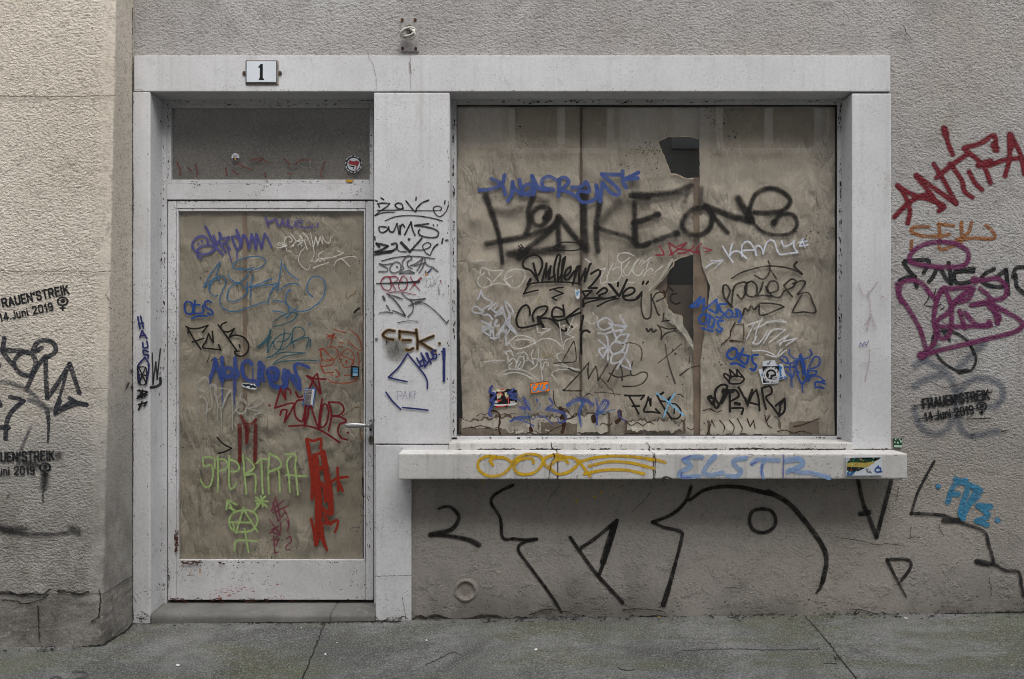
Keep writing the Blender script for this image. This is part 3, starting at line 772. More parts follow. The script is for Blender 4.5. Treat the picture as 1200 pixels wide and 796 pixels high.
for a in ((541, 606, 492, 502, 3, .1672, 'pale torn paper layer at the bottom left corner of the window'),
          (588, 634, 491, 508, 7, .1674, 'peeled pale paper under the blue scribble left of the seam'),
          (622, 660, 490, 505, 12, .1676, 'torn pale paper flap under the blue letter S'),
          (663, 712, 486, 507, 17, .1672, 'peeled pale paper right of the window seam'),
          (735, 800, 494, 505, 23, .1674, 'thin torn paper edge under the crossed out black tag'),
          (832, 912, 492, 509, 29, .1676, 'long fringe of torn pale paper below the black crown tag')):
    torn_scrap(*a[:6], TS, a[6], 8)
for a in ((540, 604, 503, 511, 5, .1668), (630, 676, 495, 509, 9, .1667), (925, 960, 494, 509, 31, .1668)):
    o = torn_scrap(*a[:6], m_paper('damp_paper%d' % a[4], (.15, .115, .085, 1), (.22, .17, .125, 1), (.08, .055, .04, 1), a[4]), '', 3)
    o['label'] = {5: 'dark damp paper strip in the bottom left corner of the window', 9: 'dark damp paper patch at the foot of the window seam', 31: 'dark damp paper patch in the bottom right corner of the window'}[a[4]]
o = sheet('paper_flap', '780 361 788 367 797 371 800 380 806 390 812 402 813 411 808 403 802 394 796 388 791 381 784 378 779 370', .1690, TS, amp=.003, step=4, seed=40, edge=.6, gap=.0015); th(o, 'folded pale paper flap hanging below the lower torn hole', 'paper flap')
o = sheet('paper_flap', '790 303 783 316 777 325 768 335 759 343 762 337 772 326 780 314 786 304', .1672, TS, amp=.002, step=4, seed=43, edge=.5, gap=.0012); th(o, 'thin pale paper edge curling up left of the lower torn hole', 'paper flap')
TE = m_paint('#2e1d14', 1.4, .1, 1, None, .25)
paint('tear', 'jagged brown tear lines along the foot of the paper', window, 'shop', '', [
 ('S5', (9, 5), '60 520 130 520 200 505 260 520 330 530 380 520;400 400 440 385 480 395 520 380 560 390;690 440 700 500 690 560 730 560;740 555 790 585;860 590 930 540 1000 510 1030 490;1010 470 1030 530 1000 570;1060 440 1110 420 1160 380 1200 400;160 410 200 385 240 395 270 380'),
 ('S5', 34, '1000 330 1030 380 1010 430;1040 480 1030 540 1020 570;700 530 710 555'), ('S5', 18, '305 355 350 360 388 395 390 480 380 520 395 590'),
 ('S6', 40, '495 320 500 380 470 410;265 365 270 400'), ('S6', (9, 6), '430 420 400 440 350 420 320 440;0 390 60 380 110 355 120 340;520 385 560 410 600 440 650 415 700 440 750 410 800 430;180 190 220 160 260 175;540 515 640 510 700 518;1090 460 1130 480 1150 460;320 20 370 70 400 110 430 130 450 180'),
 ('X4', (7, 5), '130 590 170 580 210 600 240 590;150 740 170 690 180 650 200 690;230 650 260 690 250 730;290 650 320 690 310 730;340 640 370 700 360 730;400 640 420 690 440 650 450 700;510 620 530 680 560 700;520 660 540 620;590 720 640 712 690 730 740 718 800 735;690 690 740 680 780 665 850 640'),
 ('X4', (10, 6), '325 45 300 95 295 130 270 155 240 180;295 155 340 158 385 165'), ('X4', 5, '380 50 380 150;330 55 380 52')], mat=TE, jit=.55)
RIM = m_paint('#c4b49c', 1.3, .15, .85, None, .4)
paint('torn_rim', 'pale frayed rim of the two torn holes in the paper', window, 'paperfront', '', [('T', (1.6, 1.2), '771 167 777 181 782 193 786 204;786 204 793 204.5 800 208 806 209.5 813 209'), ('T', (2.0, 1.6), '806 299.5 799 301.5 793 304 789.5 307 789 311 783 318 778 326 771 333 766 339 760 345'), ('T', (1.5, 1.2), '770 340 777 348 781 356 783 362 790 368 799 371 800 381 806 391 812 402'), ('T', 1.0, '771 166 781 161 792 160.5 806 160 818 163')], mat=RIM, jit=.6, jag=.6)
TL = m_paint('#5c4430', 1.5, .1, .85, None, .3)
paint('tear', 'light brown torn edge of the paper along the right of the door', door, 'door', '', [('D7', (9, 6), '640 500 700 465 740 440 745 425 790 418 835 425;838 60 842 130 832 200 840 270 835 330'), ('D7', 8, '810 430 812 560 815 640 825 700;830 660 838 760'), ('D5', 8, '838 0 836 150 840 260 834 400 838 560 836 700'), ('D3', 6, '920 60 918 250 921 450 916 700'), ('D5', 8, '680 10 690 70 760 30 775 0')], mat=TL, jit=.5)

# ================================================================== graffiti: door and fanlight
g = lambda *a, **k: paint('graffiti_tag', *a, **k)
g('faint rust red scrawl along the bottom of the fanlight', fan, 'transom', '#5a332b', [('T1', 9, '480 360 530 350 580 375;520 370 545 352;410 375 440 395 490 410;660 350 690 380 680 402;720 380 750 360 800 358;880 370 865 410 855 440 872 450;380 415 410 436;80 370 100 420 95 440;180 380 190 420 188 445;140 400 160 420;345 400 350 440;555 430 560 450;680 430 700 435')], .25, .8, .5)
g('violet blue tag with a smiling loop at top left of the door', door, 'door', '#45457a', [('D1', 25, '350 365 340 320 300 292 250 305 210 350 205 400 235 435 300 462 360 455 405 420 410 390 360 378 300 385 262 410 248 450 258 490 290 498;258 362 260 363;291 341 293 342;322 205 350 250 385 330 430 400 485 462;400 290 420 340 430 360;410 385 440 360 470 300 455 262 470 310 545 305 520 345 490 352;455 350 480 390 515 438;500 360 530 380 552 415;575 300 590 360 620 415 645 400 650 340 615 235;600 290 640 320;650 400 665 340 675 285 700 300 720 360 735 405 745 340 755 275 780 340 795 410 800 330 800 275 825 340 848 405 862 340 878 272'), ('D1', (18, 12), '878 272 905 310 942 396'), ('D1', (14, 10), '530 400 550 470 570 535;620 430 620 500')], .1, .93)
g('small faded violet name high on the door', door, 'door', '#4c4678', [('D3', 24, '10 120 40 205;25 170 70 150 110 135 120 180 150 190 170 140 185 190 210 190 220 140 225 195 260 210'), ('D3', 16, '355 150 310 145 280 180 310 205 350 210 430 215 445 190;300 180 350 170'), ('D3', 18, '413 163 415 164;466 208 468 208;500 175 495 205')], .15, .75)
g('thin teal outline tag sprawling across the upper door', door, 'door', '#245a80', [
 ('D1', 9, '462 535 425 660;460 535 400 610 355 680 310 772 370 715 440 672 495 672 515 710 505 760 480 800;460 720 445 690 420 690 375 740 362 800;750 485 830 485 885 520 860 570 780 605 680 605 600 600 580 570 620 525 680 500 750 485;640 592 700 605 780 585;538 652 570 700 620 728 670 705 725 645;765 658 755 720 740 770;945 690 840 735 735 772 850 755 955 742'),
 ('D4', 9, '365 10 360 60 375 110 410 138 440 128;490 95 465 130 462 190 490 245 560 280 640 272 760 230 890 188;530 160 540 80 590 30 650 22 695 55 715 100 670 150 600 185 545 180 525 150;720 0 715 90;745 155 750 50;905 205 920 140 955 60'),
 ('D3', 10, '160 515 150 620 120 796;180 560 230 640 320 705;70 690 0 715;120 735 60 745 0 752;115 740 80 796;325 755 290 735 220 745 140 796;395 796 400 740 440 680 490 668 540 690 565 740 570 796'),
 ('D5', 9, '145 0 120 70 130 130 180 180 250 200 330 185 420 125 470 60 485 0;315 0 330 30 365 60;155 205 130 130 60 105 0 95;130 265 110 225 70 205 0 195;225 165 170 215 130 255'), ('D5', 16, '160 0 158 6;318 705 322 708;365 58 366 62;338 318 340 322;427 655 425 660')], .12, .92)
g('teal green rounded tag with underlines in the middle of the door', door, 'door', '#1f4a56', [
 ('D5', 10, '225 230 190 280 90 325 0 340;0 300 60 255 150 215 215 215 228 240;105 370 95 470 60 560 20 590;170 410 120 470 40 485;170 410 110 405 40 440 5 500 30 550 100 550 160 500 175 440;185 375 180 460 195 540;180 385 210 350 260 350 295 390 285 430 220 465 160 500;160 500 240 465 310 445 335 450 320 500 310 545;350 460 345 530;0 605 120 580 300 588 150 610 50 650 0 695 100 665 250 655 405 658'),
 ('D4', 13, '935 450 900 530 810 615 880 570 940 520;935 450 910 560 905 660 955 560;895 712 955 695')], .12, .92)
g('small blue tag reading Otis with an underline', door, 'door', '#1c3b78', [('D4', 16, '190 195 150 190 130 230 145 290 185 305 210 270 205 210 185 195;228 180 222 240 215 295;195 215 270 218;215 298 300 292 300 225;380 195 350 180 320 200 330 240 380 270 395 300 365 310 350 295;200 345 260 322 340 322')])
g('black marker letters F C B at the left of the door', door, 'door', '#16130f', [('D4', 14, '145 420 190 440 270 435 350 410 300 475;170 430 165 480;165 440 220 540 285 632;205 565 260 548 310 530;355 485 375 530 400 570 390 465;355 490 330 560 300 615 380 628 470 638 450 590;445 405 530 520 615 640;520 380 480 400 470 430 490 460 540 470 595 440 565 490 545 525 600 500 680 520 725 580 720 650 670 695 620 690 600 655 638 650;642 590 648 615'), ('D4', 6, '365 690 340 755;410 710 380 740;470 715 440 730')])
g('tiny scratched white tags at the upper right of the door', door, 'door', '#b5b2aa', [('D3', 8, '210 385 190 350 200 310 240 300 260 340 230 350;120 370 160 385 200 390 120 405;130 350 195 385;160 345 200 385;200 385 210 425 240 435;240 265 300 340;250 395 290 350 350 310 330 290 360 340 310 380;360 260 410 320 430 380;370 330 400 420;330 350 350 385;430 265 460 390 480 300 500 380 520 300 545 370 540 295 575 350 610 355 620 310 635 295;270 390 290 350 380 330;545 435 505 470 520 500 560 500 640 490 740 450 680 430;440 520 480 535 500 505 520 530 550 500 560 530;455 590 520 565 600 540;650 570 680 520 760 490 840 485 860 505;700 500 740 520 795 572'), ('D3', 5, '375 400 330 460 325 540 400 610 430 560;450 380 465 450 440 530')], .2, .88, .22)
g('thick blue violet name dripping across the door', door, 'door', '#2d4079', [('D6', 32, '180 215 210 130 215 75;215 75 240 160 270 240 272 140 268 62;345 195 300 210 285 170 310 140 350 160 345 200 300 215;370 65 375 140 395 190 380 210;500 115 470 85 430 110 430 180 460 230 520 245;560 100 555 200 550 270;565 100 590 140 575 180 590 240;640 230 620 170 660 140 705 170 690 230 660 200 650 260 720 290 770 260'),
 ('D7', 34, '170 100 160 180 180 240 200 110 225 150 240 190;60 90 110 120 90 180;30 120 60 220 110 250 180 245'), ('D7', (26, 34), '380 80 300 48 258 60 270 130 295 190 300 265 275 240 240 150'), ('D6', (10, 7), '175 210 175 290;270 240 272 440;360 210 365 430;375 200 375 340;760 260 760 350;508 150 508 240')], .08, .97)
g('dripping pale grey name in the middle left of the door', door, 'door', '#8f8d86', [('D6', 10, '165 250 150 215 110 225 80 270 90 310 140 325;175 270 190 380 190 440 145 490 155 420 120 360 95 370;190 280 215 300 230 400 260 470;250 295 310 305;265 340 235 380 240 440 270 450;345 320 350 420 350 500 400 440;395 490 380 460 400 400 440 385 460 430 440 490 400 490;415 340 415 380 460 420;460 450 520 380 575 370 585 400 530 440 460 455 550 475 585 490 530 500 505 540'), ('D6', 24, '190 270 220 285 215 345'), ('D6', 19, '335 310 300 370 270 450'), ('D6', (8, 6), '145 490 145 625;235 450 232 545;265 460 262 660;350 490 350 625;455 470 455 540;90 430 92 485;415 340 415 360'), ('D6', 15, '570 537 572 538;640 431 641 432')], .12, .85)
g('thick dark red letter M running down the door', door, 'door', '#571716', [('D8', (27, 24), '305 -8 305 205;398 -6 393 222'), ('D8', (34, 22), '350 -10 345 92'), ('D6', 30, '415 515 440 560 460 620;500 575 520 560 530 545')], .2, .9)
g('dark red wine coloured tag with a star above the handle', door, 'door', '#5e0d17', [('D7', 14, '360 148 420 170 520 178;400 180 425 155 450 130 465 210 480 298;360 150 410 190 445 245 475 300;415 185 385 250;140 250 160 310 180 350 180 270 215 265 225 300;140 255 90 420 240 380 235 430 170 545;135 480 150 440 190 440 180 500 170 545;265 285 290 330 325 320;330 350 280 360 255 420 270 500 320 535 340 470 350 400;355 400 340 570 365 500 380 410;395 400 425 500 460 600 470 480 490 345;465 600 490 420 525 390 545 450 530 540 495 585 470 575;545 370 570 480 545 615;545 372 640 380 675 430 640 480 570 490;570 490 650 500 695 535 640 560 625 620 650 670 705 692;210 575 330 570 430 590 530 640 640 715'), ('D7', 20, '45 398 46 399;709 629 710 630')])
g('sketchy orange face drawing at the right of the door', door, 'door', '#823521', [('D5', (20, 12), '435 560 470 550 525 610;445 610 450 555 480 550;520 430 570 415 540 460'), ('D5', 9, '500 540 570 530 610 590 580 640 500 665 460 640 450 590;455 650 445 710 540 700 575 655;455 710 480 770 565 765;505 415 590 450;500 450 580 410;560 440 545 490 530 520;620 490 660 495;610 525 650 530;640 650 620 640 640 590 700 555 750 590 755 650 720 715 670 720 640 680 625 640;640 610 750 660 740 700;680 660 685 685 690 660;698 594 700 595;710 365 790 430 820 500 830 560 780 550 700 470;570 365 640 390 680 400;790 580 805 660 800 700;590 740 625 795;500 650 560 650 540 620'), ('D7', 10, '480 60 500 110 520 125 580 120;605 95 640 140 610 160;680 145 730 145;540 175 580 205 700 210 770 190 780 160;570 140 580 145')], .2, .92, .2)
g('tall thick orange red lettering at the lower right of the door', door, 'door', '#7a2214', [('D8', (24, 18), '697 75 715 190 728 300 726 420'), ('D8', 44, '745 185 750 300 765 430 762 600'), ('D8', 34, '790 150 812 270 832 390 838 500'), ('D8', (40, 14), '770 560 785 640 814 720'), ('D8', (34, 12), '765 600 755 690'), ('D8', (30, 10), '745 600 744 690'), ('D8', 16, '695 72 735 82 778 72 776 128;735 165 790 150;722 540 735 600;840 320 875 300 935 292;875 240 878 310 880 370;870 300 890 340 905 372'), ('D8', 26, '780 330 800 360 810 430;755 250 800 240 810 300;790 480 830 510'), ('D8', (20, 12), '800 520 830 560 875 545 870 590 858 615;800 560 840 570')], .06, 1, .08)
g('pale green angular name across the lower door', door, 'door', '#8ca468', [('D8', 12, '160 240 155 185 95 180 100 230 140 225 150 280 135 340 105 350 78 310;180 170 180 260 178 375;175 190 215 192 236 215 225 245 185 258;245 170 245 340 265 358 285 330;245 190 285 205 303 235 290 258 245 262;325 165 335 290 345 390;345 180 390 235 330 280;345 282 395 280 397 385;400 215 430 190 470 190;432 195 440 390;478 155 472 270 475 390;478 155 525 180 548 222 520 248 480 262;480 258 530 255 540 380;575 158 630 165 630 240 645 395;605 170 580 210 592 290 598 380;575 280 640 285 695 288')], .12, .9)
g('pale green circled A with cross and arrow at the foot of the door', door, 'door', '#8ca468', [('D8', 12, '330 485 270 500 245 550 265 600 320 612 380 600 410 550 395 505 350 485 330 485;330 470 305 550 285 620;325 475 410 612;245 555 370 558;275 505 235 425 228 480;235 425 290 455;245 470 290 495;385 495 430 440;400 410 465 465;455 405 405 450;430 400 440 465;395 430 470 435;335 595 358 730;275 725 285 665 345 662 410 665;268 560 275 600')], .12, .9)
g('small faded magenta scribble at the foot of the door', door, 'door', '#64213a', [('D8', 8, '515 410 490 490 560 430;500 500 590 460;500 440 530 550 570 500;480 540 540 630 545 560;490 600 530 580 480 620;505 640 510 735;505 660 535 650 520 690;510 735 530 730;560 470 590 540 585 610;575 540 590 560;580 650 600 640 605 670 580 690 575 715 600 715;520 430 540 520;490 610 545 635')], .25, .88, .25)
g('thin black arrowhead left of the green name', door, 'door', '#14120f', [('D8', 8, '175 62 210 100 260 125 220 145 180 155'), ('D5', 16, '760 210 780 190 808 170')])

# ================================================================== graffiti: stone surround
g('black marker name with an arched line at top of the pilaster', pil, 'stone', '#1a1a1d', [('P1', 17, '95 145 120 158;165 120 195 140;130 190 145 225;125 187 190 180 265 185 240 215 160 270 95 325;420 240 410 195 365 180 330 200 345 230 390 250 425 235;455 155 560 280 580 240 640 180 720 145;575 110 570 145;910 155 905 190'), ('P1', 13, '95 325 200 290 320 285;120 265 250 262 370 260 420 250;860 265 870 235 830 215 780 230 780 270 810 320 860 335 920 280 950 205;215 385 330 340 480 325 640 335 780 360 880 388'), ('P1', 9, '420 262 600 268 760 268 860 265')], .1, .95)
g('black marker word second from the top of the pilaster', pil, 'stone', '#1a1a1d', [('P1', 18, '225 460 150 455 145 500 180 525 230 500 255 460;250 460 270 510 310 510 350 420;350 420 365 480 375 540 400 440 420 430 440 460;440 550 480 470 515 400 530 480 560 555;385 440 390 540;720 420 560 440 700 460 800 490 835 530 810 575 720 580 630 560 600 520 615 490'), ('P1', 18, '775 437 777 438;820 437 822 438')], .1, .95)
g('heavier black marker name third down the pilaster', pil, 'stone', '#1a1a1d', [('P1', 24, '110 650 190 665 245 680 180 720 95 750 200 745 300 738;145 690 110 650;95 780 180 765 280 750;290 660 340 650 350 700 300 735'), ('P1', 12, '340 690 380 740 460 750;520 725 640 728;640 728 720 700 745 660 700 640 650 680 680 750 730 790'), ('P1', (20, 12), '825 660 780 700 735 790'), ('P1', 30, '400 640 500 745'), ('P1', 20, '500 745 560 680 640 590;885 595 875 645;920 615 938 610;90 575 95 605'), ('P1', 28, '490 600 492 603'), ('P2', 11, '155 140 280 108 430 92 560 98 700 118')], .1, .95)
g('grey shaded letters half way down the pilaster', pil, 'stone', '#4a4849', [('P2', 17, '265 165 190 180 130 170 170 195 210 215 205 250 125 250;260 180 240 215 245 250 290 265 350 230 345 170 300 150 265 175;380 220 370 150 430 85 465 120 420 150 430 200 470 220;345 270 430 240 490 265 340 270 375 225;450 190 520 160 580 110 545 200 520 240;490 190 600 160 565 230 540 265;600 120 620 180 690 210;690 215 735 250'), ('P2', 24, '311 200 313 201;609 253 612 256')], .25, .82)
g('small crossed out red word on the pilaster', pil, 'stone', '#812438', [('P2', (13, 10), '230 305 180 310 145 360 165 420 210 445 250 420 240 320;235 305 260 370 300 440;225 310 290 300 325 330 270 370;340 350 370 300 410 320 420 390 390 440 350 440 330 400 345 350 400 370;450 305 500 390 550 445'), ('P2', (22, 8), '560 320 500 370 445 440'), ('P2', (12, 7), '200 478 290 460 400 470 510 492;765 345 770 368')], .1, .85)
g('dark line striking through the small red word', pil, 'stone', '#20262e', [('P2', (10, 18), '100 375 300 368 545 356')])
g('faint blue grey scribble beside the small red word', pil, 'stone', '#6f7680', [('P2', 8, '570 330 660 325;620 340 615 400 640 420;650 400 660 350;680 300 700 350 670 390;640 400 700 390 720 350;700 350 760 285'), ('P2', 20, '740 400 750 490;795 488 797 490')], .3, .6, .4)
g('grey marker letters with a long sweeping tail on the pilaster', pil, 'stone', '#403e3f', [('P2', 15, '365 535 300 510 220 490 290 550 350 630 400 710 330 680 265 655;205 600 240 655;130 680 200 670 265 680;365 480 420 530 480 545 605 530 540 560 435 605;450 540 480 600 470 670 425 720'), ('P2', 24, '168 510 185 540'), ('P2', (16, 10), '500 580 580 575 660 620 750 700 830 790;825 785 850 755'), ('P2', 10, '320 782 400 765 480 762 530 775')], .15, .88)
g('tiny drawing of a navy and orange pen on the pilaster', pil, 'stone', '#22305e', [('P2', 13, '628 266 668 226')])
g('orange tip of the tiny pen drawing', pil, 'stone', '#c07818', [('P2', 11, '608 288 624 270')])
g('pale grey smudge of wiped paint on the pilaster', pil, 'stone', '#77756f', [('P3', 90, '190 190 230 230 280 210;210 270 260 280')], .8, .62, .5)
SEK = '225 90 170 85 130 120 160 150 215 160;265 90 265 150;265 95 330 100 400 110;400 80 410 160 410 235;540 130 480 155 430 178 510 230 555 255;290 165 355 165;320 240 345 245 375 230;588 190 590 191'
g('golden halo around the black letters on the pilaster', pil, 'stone', '#a87a34', [('P3', 34, SEK)], .3, .8, .3)
g('black letters with a golden edge on the pilaster', pil, 'stone', '#26241c', [('P3', 21, SEK), ('P3', 28, '77 157 79 158'), ('P3', (16, 8), '160 170 165 200')], .25, .95)
g('navy house outline and word scribbled low on the pilaster', pil, 'stone', '#262d62', [('P3', 13, '330 275 260 380 175 465 250 485 325 500;330 275 400 360 470 450 490 500 490 555;155 585 210 660 275 725;290 710 400 720 495 732'), ('P3', 14, '405 310 440 370;440 270 480 340;425 345 465 310;430 380 470 365;450 290 470 380 500 330 480 270 520 350;490 270 510 320 540 300 520 260;560 245 535 250 540 280 565 280 560 310 530 315'), ('P3', (26, 20), '625 238 625 492'), ('P3', 12, '585 280 587 281;605 258 607 259')])
g('faint violet word inside the navy house outline', pil, 'stone', '#857b9c', [('P3', 6, '245 580 248 645;245 580 280 580 285 610 250 615;290 640 310 575 330 640;300 615 325 615;345 580 345 635;370 580 350 605 380 630;385 635 385 575 400 590 385 605')], .3, .7, .3)
g('navy word above a little crossed house on the left door jamb', ljamb, 'stone', '#272d60', [('J', 12, '135 70 150 155;155 65 175 150;140 120 175 115;150 215 165 170 200 225;155 205 190 202;170 255 175 290 205 285 200 245;210 320 175 310 180 340 210 345 208 365;185 360 135 425 145 500 150 545;185 360 215 420 195 550')])
g('black crossed box and hash scribbles on the left door jamb', ljamb, 'stone', '#15151a', [('J', 9, '135 430 195 440 190 550 140 540 135 430;140 430 195 545;190 435 145 540;135 485 195 490'), ('J', 12, '135 600 200 605;145 595 185 640;205 610 135 640;155 620 200 630;130 655 160 640;170 595 165 650;140 700 190 685;165 680 140 735;180 710 200 680')])
g('black marker letter W in the reveal of the door', ljamb, 'reveal', '#191919', [('J', 11, '235 330 238 450 240 555 260 395 270 520 280 420 293 300'), ('J', 22, '225 577 265 570 292 550 292 510')], .35, .9)
PS = window
# ================================================================== graffiti: shop window
g('soft black sprayed giant name across the shop window', window, 'shop', '#1b1917', [
 ('W5', (42, 24), '110 225 140 310 175 410 205 530 222 680'), ('W5', (34, 34), '115 548 250 520 400 490 540 440 600 375'), ('W5', 34, '425 240 395 320 400 420 375 480'), ('W5', 30, '520 335 505 375 540 365 530 310 470 300 420 345 430 410 480 425 530 380 540 330'),
 ('W5', 34, '560 440 480 510 400 570 340 635;590 365 595 460 600 560;600 365 680 470 770 575'), ('W5', 46, '265 615 420 600 625 580'), ('W5', 44, '765 250 768 430 785 590'), ('W5', 40, '330 640 370 612'), ('W5', 36, '875 270 850 430 860 595'), ('W5', 32, '850 440 940 470 1050 500 1110 540 1145 562 1200 545;1105 270 1108 420 1120 550'), ('W5', 42, '1080 225 1200 235'), ('W5', 32, '1105 405 1200 380'), ('W5', 60, '770 180 770 260'),
 ('W6', 36, '10 440 150 440 270 420 345 385'), ('W6', 30, '10 605 90 580 155 555;20 610 20 720 60 740 160 700 265 665'), ('W6', 38, '262 664 266 668;148 555 152 556'), ('W6', 29, '430 510 350 530 295 600 320 660 390 675 450 640 470 570 440 510'), ('W6', (30, 38), '425 500 520 540 600 570 695 588'), ('W6', 24, '440 510 500 590 560 660'), ('W6', 40, '622 462 650 510 700 585'), ('W6', 26, '695 590 688 520 730 430 810 400 890 430 925 480 880 530 790 545 715 542'), ('W6', (16, 24), '695 585 760 650 850 675 930 660 965 610 940 555 870 555 830 600'), ('W6', 36, '828 600 832 602')], .62, .97, .4, .1)
g('faint grey sprayed connecting strokes of the giant name', window, 'shop', '#2a2724', [('W5', 44, '170 325 260 340 350 310;1040 240 960 310 865 420;430 240 520 270'), ('W6', 22, '340 390 310 480;410 400 400 500')], .9, .55, .5)
g('thick blue name above the giant black one', window, 'shop', '#394c82', [('W4', 25, '120 563 190 555 260 525 280 465;195 490 240 510 270 540 285 590;300 630 325 585 330 510 350 560 395 590 375 495;380 590 430 580 465 545 430 525 395 550 410 590 470 575 455 470 500 550 560 560;600 490 560 475 520 500 530 545 590 560;630 500 625 600;620 500 660 480 690 510 650 550 630 560 690 575 730 600;710 545 770 540 800 510 820 570 760 570 745 600 780 640 840 630 870 600 865 530;870 540 890 635 905 515 960 580 1010 590 1000 550 900 460 1030 465;1035 440 1035 500 1055 545;1050 490 1135 450 1060 495 1130 485'), ('W4', 10, '465 570 465 602')], .08, .96)
g('thin black ellipse and scratches under the giant name', window, 'shop', '#1c1a18', [('W5', 8, '560 570 620 540 700 540 775 560 720 590 630 592 560 572;330 560 380 620;345 555 375 590;325 590 360 570')])
g('black handwritten name with a flat underline beneath the giant tag', window, 'shop', '#151311', [
 ('W7', 21, '640 320 620 240 597 150;640 310 575 220 510 190 500 140 545 90 620 72 670 110 680 170 650 250 630 265;680 310 700 230 720 150 715 280 760 175 740 300 800 260;800 310 790 200 820 80 850 85 830 200 825 310 860 250 895 90 870 130 860 310;885 280 940 230 945 180 905 210 885 280 920 300 980 220;975 315 1000 190 1035 180'),
 ('W8', 20, '80 310 120 190 140 160 130 300 165 240 190 180 180 290 225 150 235 140;235 225 300 190 310 230 250 310 215 345 285 345'), ('W7', 13, '575 300 540 370 505 435;505 435 560 350 640 330 800 322 960 330 1035 345;505 435 570 415 640 400;750 400 820 380 875 375;790 395 875 430 770 470 815 495'), ('W7', 30, '570 300 545 350')])
g('black marker word with a star left of the window seam', window, 'shop', '#151311', [('W7', 20, '565 630 560 570 530 540 480 570 440 660 450 730 490 750 580 735 660 710;600 690 590 630 630 570 700 550 730 565 700 620 640 660;640 690 665 665 740 665 800 700 860 770 905 775 900 755;775 650 880 640 870 590 810 560 775 590 775 650 820 685 890 670;875 540 885 640;900 660 960 615 1020 570;900 660 920 710 960 745;900 660 965 635 1035 610'), ('W7', 30, '660 690 690 740;640 650 650 690')], .1)
g('black handwritten name with quote marks right of the seam', window, 'shop', '#151311', [('W8', 17, '165 375 205 370 240 370 205 405 175 435 235 432 300 430;165 375 180 405 190 430;285 392 320 360 350 345 372 362 360 385 315 402 300 415 330 432 380 432 445 415;465 300 462 330;505 415 560 405 600 380 600 352 570 342 530 362 505 400 520 440 570 450 630 435 665 380'), ('W8', 12, '165 490 230 460 390 430 460 435;290 500 380 455 470 432'), ('W8', 26, '390 310 430 360 470 410'), ('W8', 22, '540 275 510 340 480 405'), ('W8', 16, '680 290 672 312;720 290 705 310'), ('W8', 22, '620 435 660 390'), ('W8', (24, 14), '170 500 170 440')])
g('thin black letters over the torn hole', window, 'shop', '#1b1815', [('W8', 13, '665 400 660 500 680 590 720 605 745 560 745 400;760 450 800 560 815 575;755 440 790 390 850 385 860 420 790 460;850 370 870 385 890 330;900 340 930 370;960 395 920 400 910 450 950 480 990 470'), ('W8', 17, '705 690 720 715 745 690 760 720 785 705'), ('W8', 11, '800 660 830 710 828 780 870 730 950 705;805 668 880 690 950 690;835 630 870 622 900 620;850 560 845 620')], .12, .92)
g('crimson scribbled name above the torn hole', window, 'shop', '#7a1f33', [('X1', 12, '75 50 100 105 50 110;135 30 145 70 155 110;140 108 175 85 205 70;135 30 200 70;195 50 250 30 210 70 275 75 240 95 195 98;300 50 280 80 320 90;350 35 320 70 335 100')  , ('X1', 9, '365 60 420 75 380 88')], .2, .85)
g('clean white capital name with a star', window, 'shop', '#bfc4cf', [('X1', 9, '492 50 525 105 560 155;555 35 545 75 540 115;545 105 560 88 600 85 650 130;622 118 618 60 635 28 662 18 690 45 720 112;630 78 700 75;712 110 712 55 735 48 752 65 762 102 775 50 790 20 815 8 838 25 852 70 875 104 930 98 990 92;885 15 900 50 940 40 970 10 965 50 990 92;1020 5 1040 55;1000 25 1055 15;1060 40 1005 50;1005 45 1030 0')], .1, .95)
g('small white arrow below the white capital name', window, 'shop', '#b4b8c0', [('X1', 8, '378 195 420 165 495 142;415 148 495 142 445 190')], .15, .9)
g('thin black crowned name at the right of the window', window, 'shop', '#211e1a', [('X1', 12, '555 455 520 415 500 380 495 320 520 310 540 350 525 400;530 430 550 440 570 320 640 290 650 340 620 400 590 375;660 290 640 330 660 380 710 380 720 320 690 285 655 295;760 290 745 340 720 380;720 380 770 378 820 385;780 320 800 360 860 340 850 290 810 285 790 330 820 380 870 390 900 350;900 310 925 350 955 385;900 310 950 270 980 285 960 320 910 345;960 300 1020 280 1040 300 990 370'), ('X1', 10, '550 265 620 225 720 195 800 182 900 190 970 210 1020 235;795 150 805 180 800 230 760 270 705 245;805 200 850 268;990 370 1060 360 1090 420 1110 490 1030 488 960 490 985 430 1020 370;740 430 800 430 870 440 900 455 750 510 735 440'), ('X1', 16, '985 155 970 185 1020 235;625 505 640 465 660 480 680 450 700 470 730 445')], .12, .92)
g('blue two line tag over the brown tape', window, 'shop', '#1f4a90', [('X1', 16, '275 452 310 425 345 388;345 388 335 420 320 452;275 452 320 452;320 452 345 425 368 400;368 400 366 440 362 480;370 470 410 440 450 405 455 490 400 470;515 435 470 440 480 480 500 500 480 525 450 520;530 475 510 500 530 525 560 500 540 475;565 520 590 520 580 470 600 480 615 520 600 555;360 500 335 530 350 565 380 560 385 510 360 500;380 500 430 530;410 515 395 585;400 580 425 590 440 540;495 545 460 550 470 590 490 600 470 620 450 605;355 595 425 615')], .1, .95)
g('fine white two line scrawl with an arrow', window, 'shop', '#b8b8b8', [('X1', 8, '655 575 700 560 750 545;700 565 650 670;755 530 720 600 700 690;700 600 760 575 800 550 915 555 870 540 780 560;720 650 690 700 740 690 790 610 770 650 720 705;810 610 760 700 815 615 860 600 910 605 800 690;850 690 930 640 870 710 880 690 990 660 910 710;690 745 760 745 810 760 850 785;780 770 850 785 915 740;850 785 880 735')], .2, .9, .2)
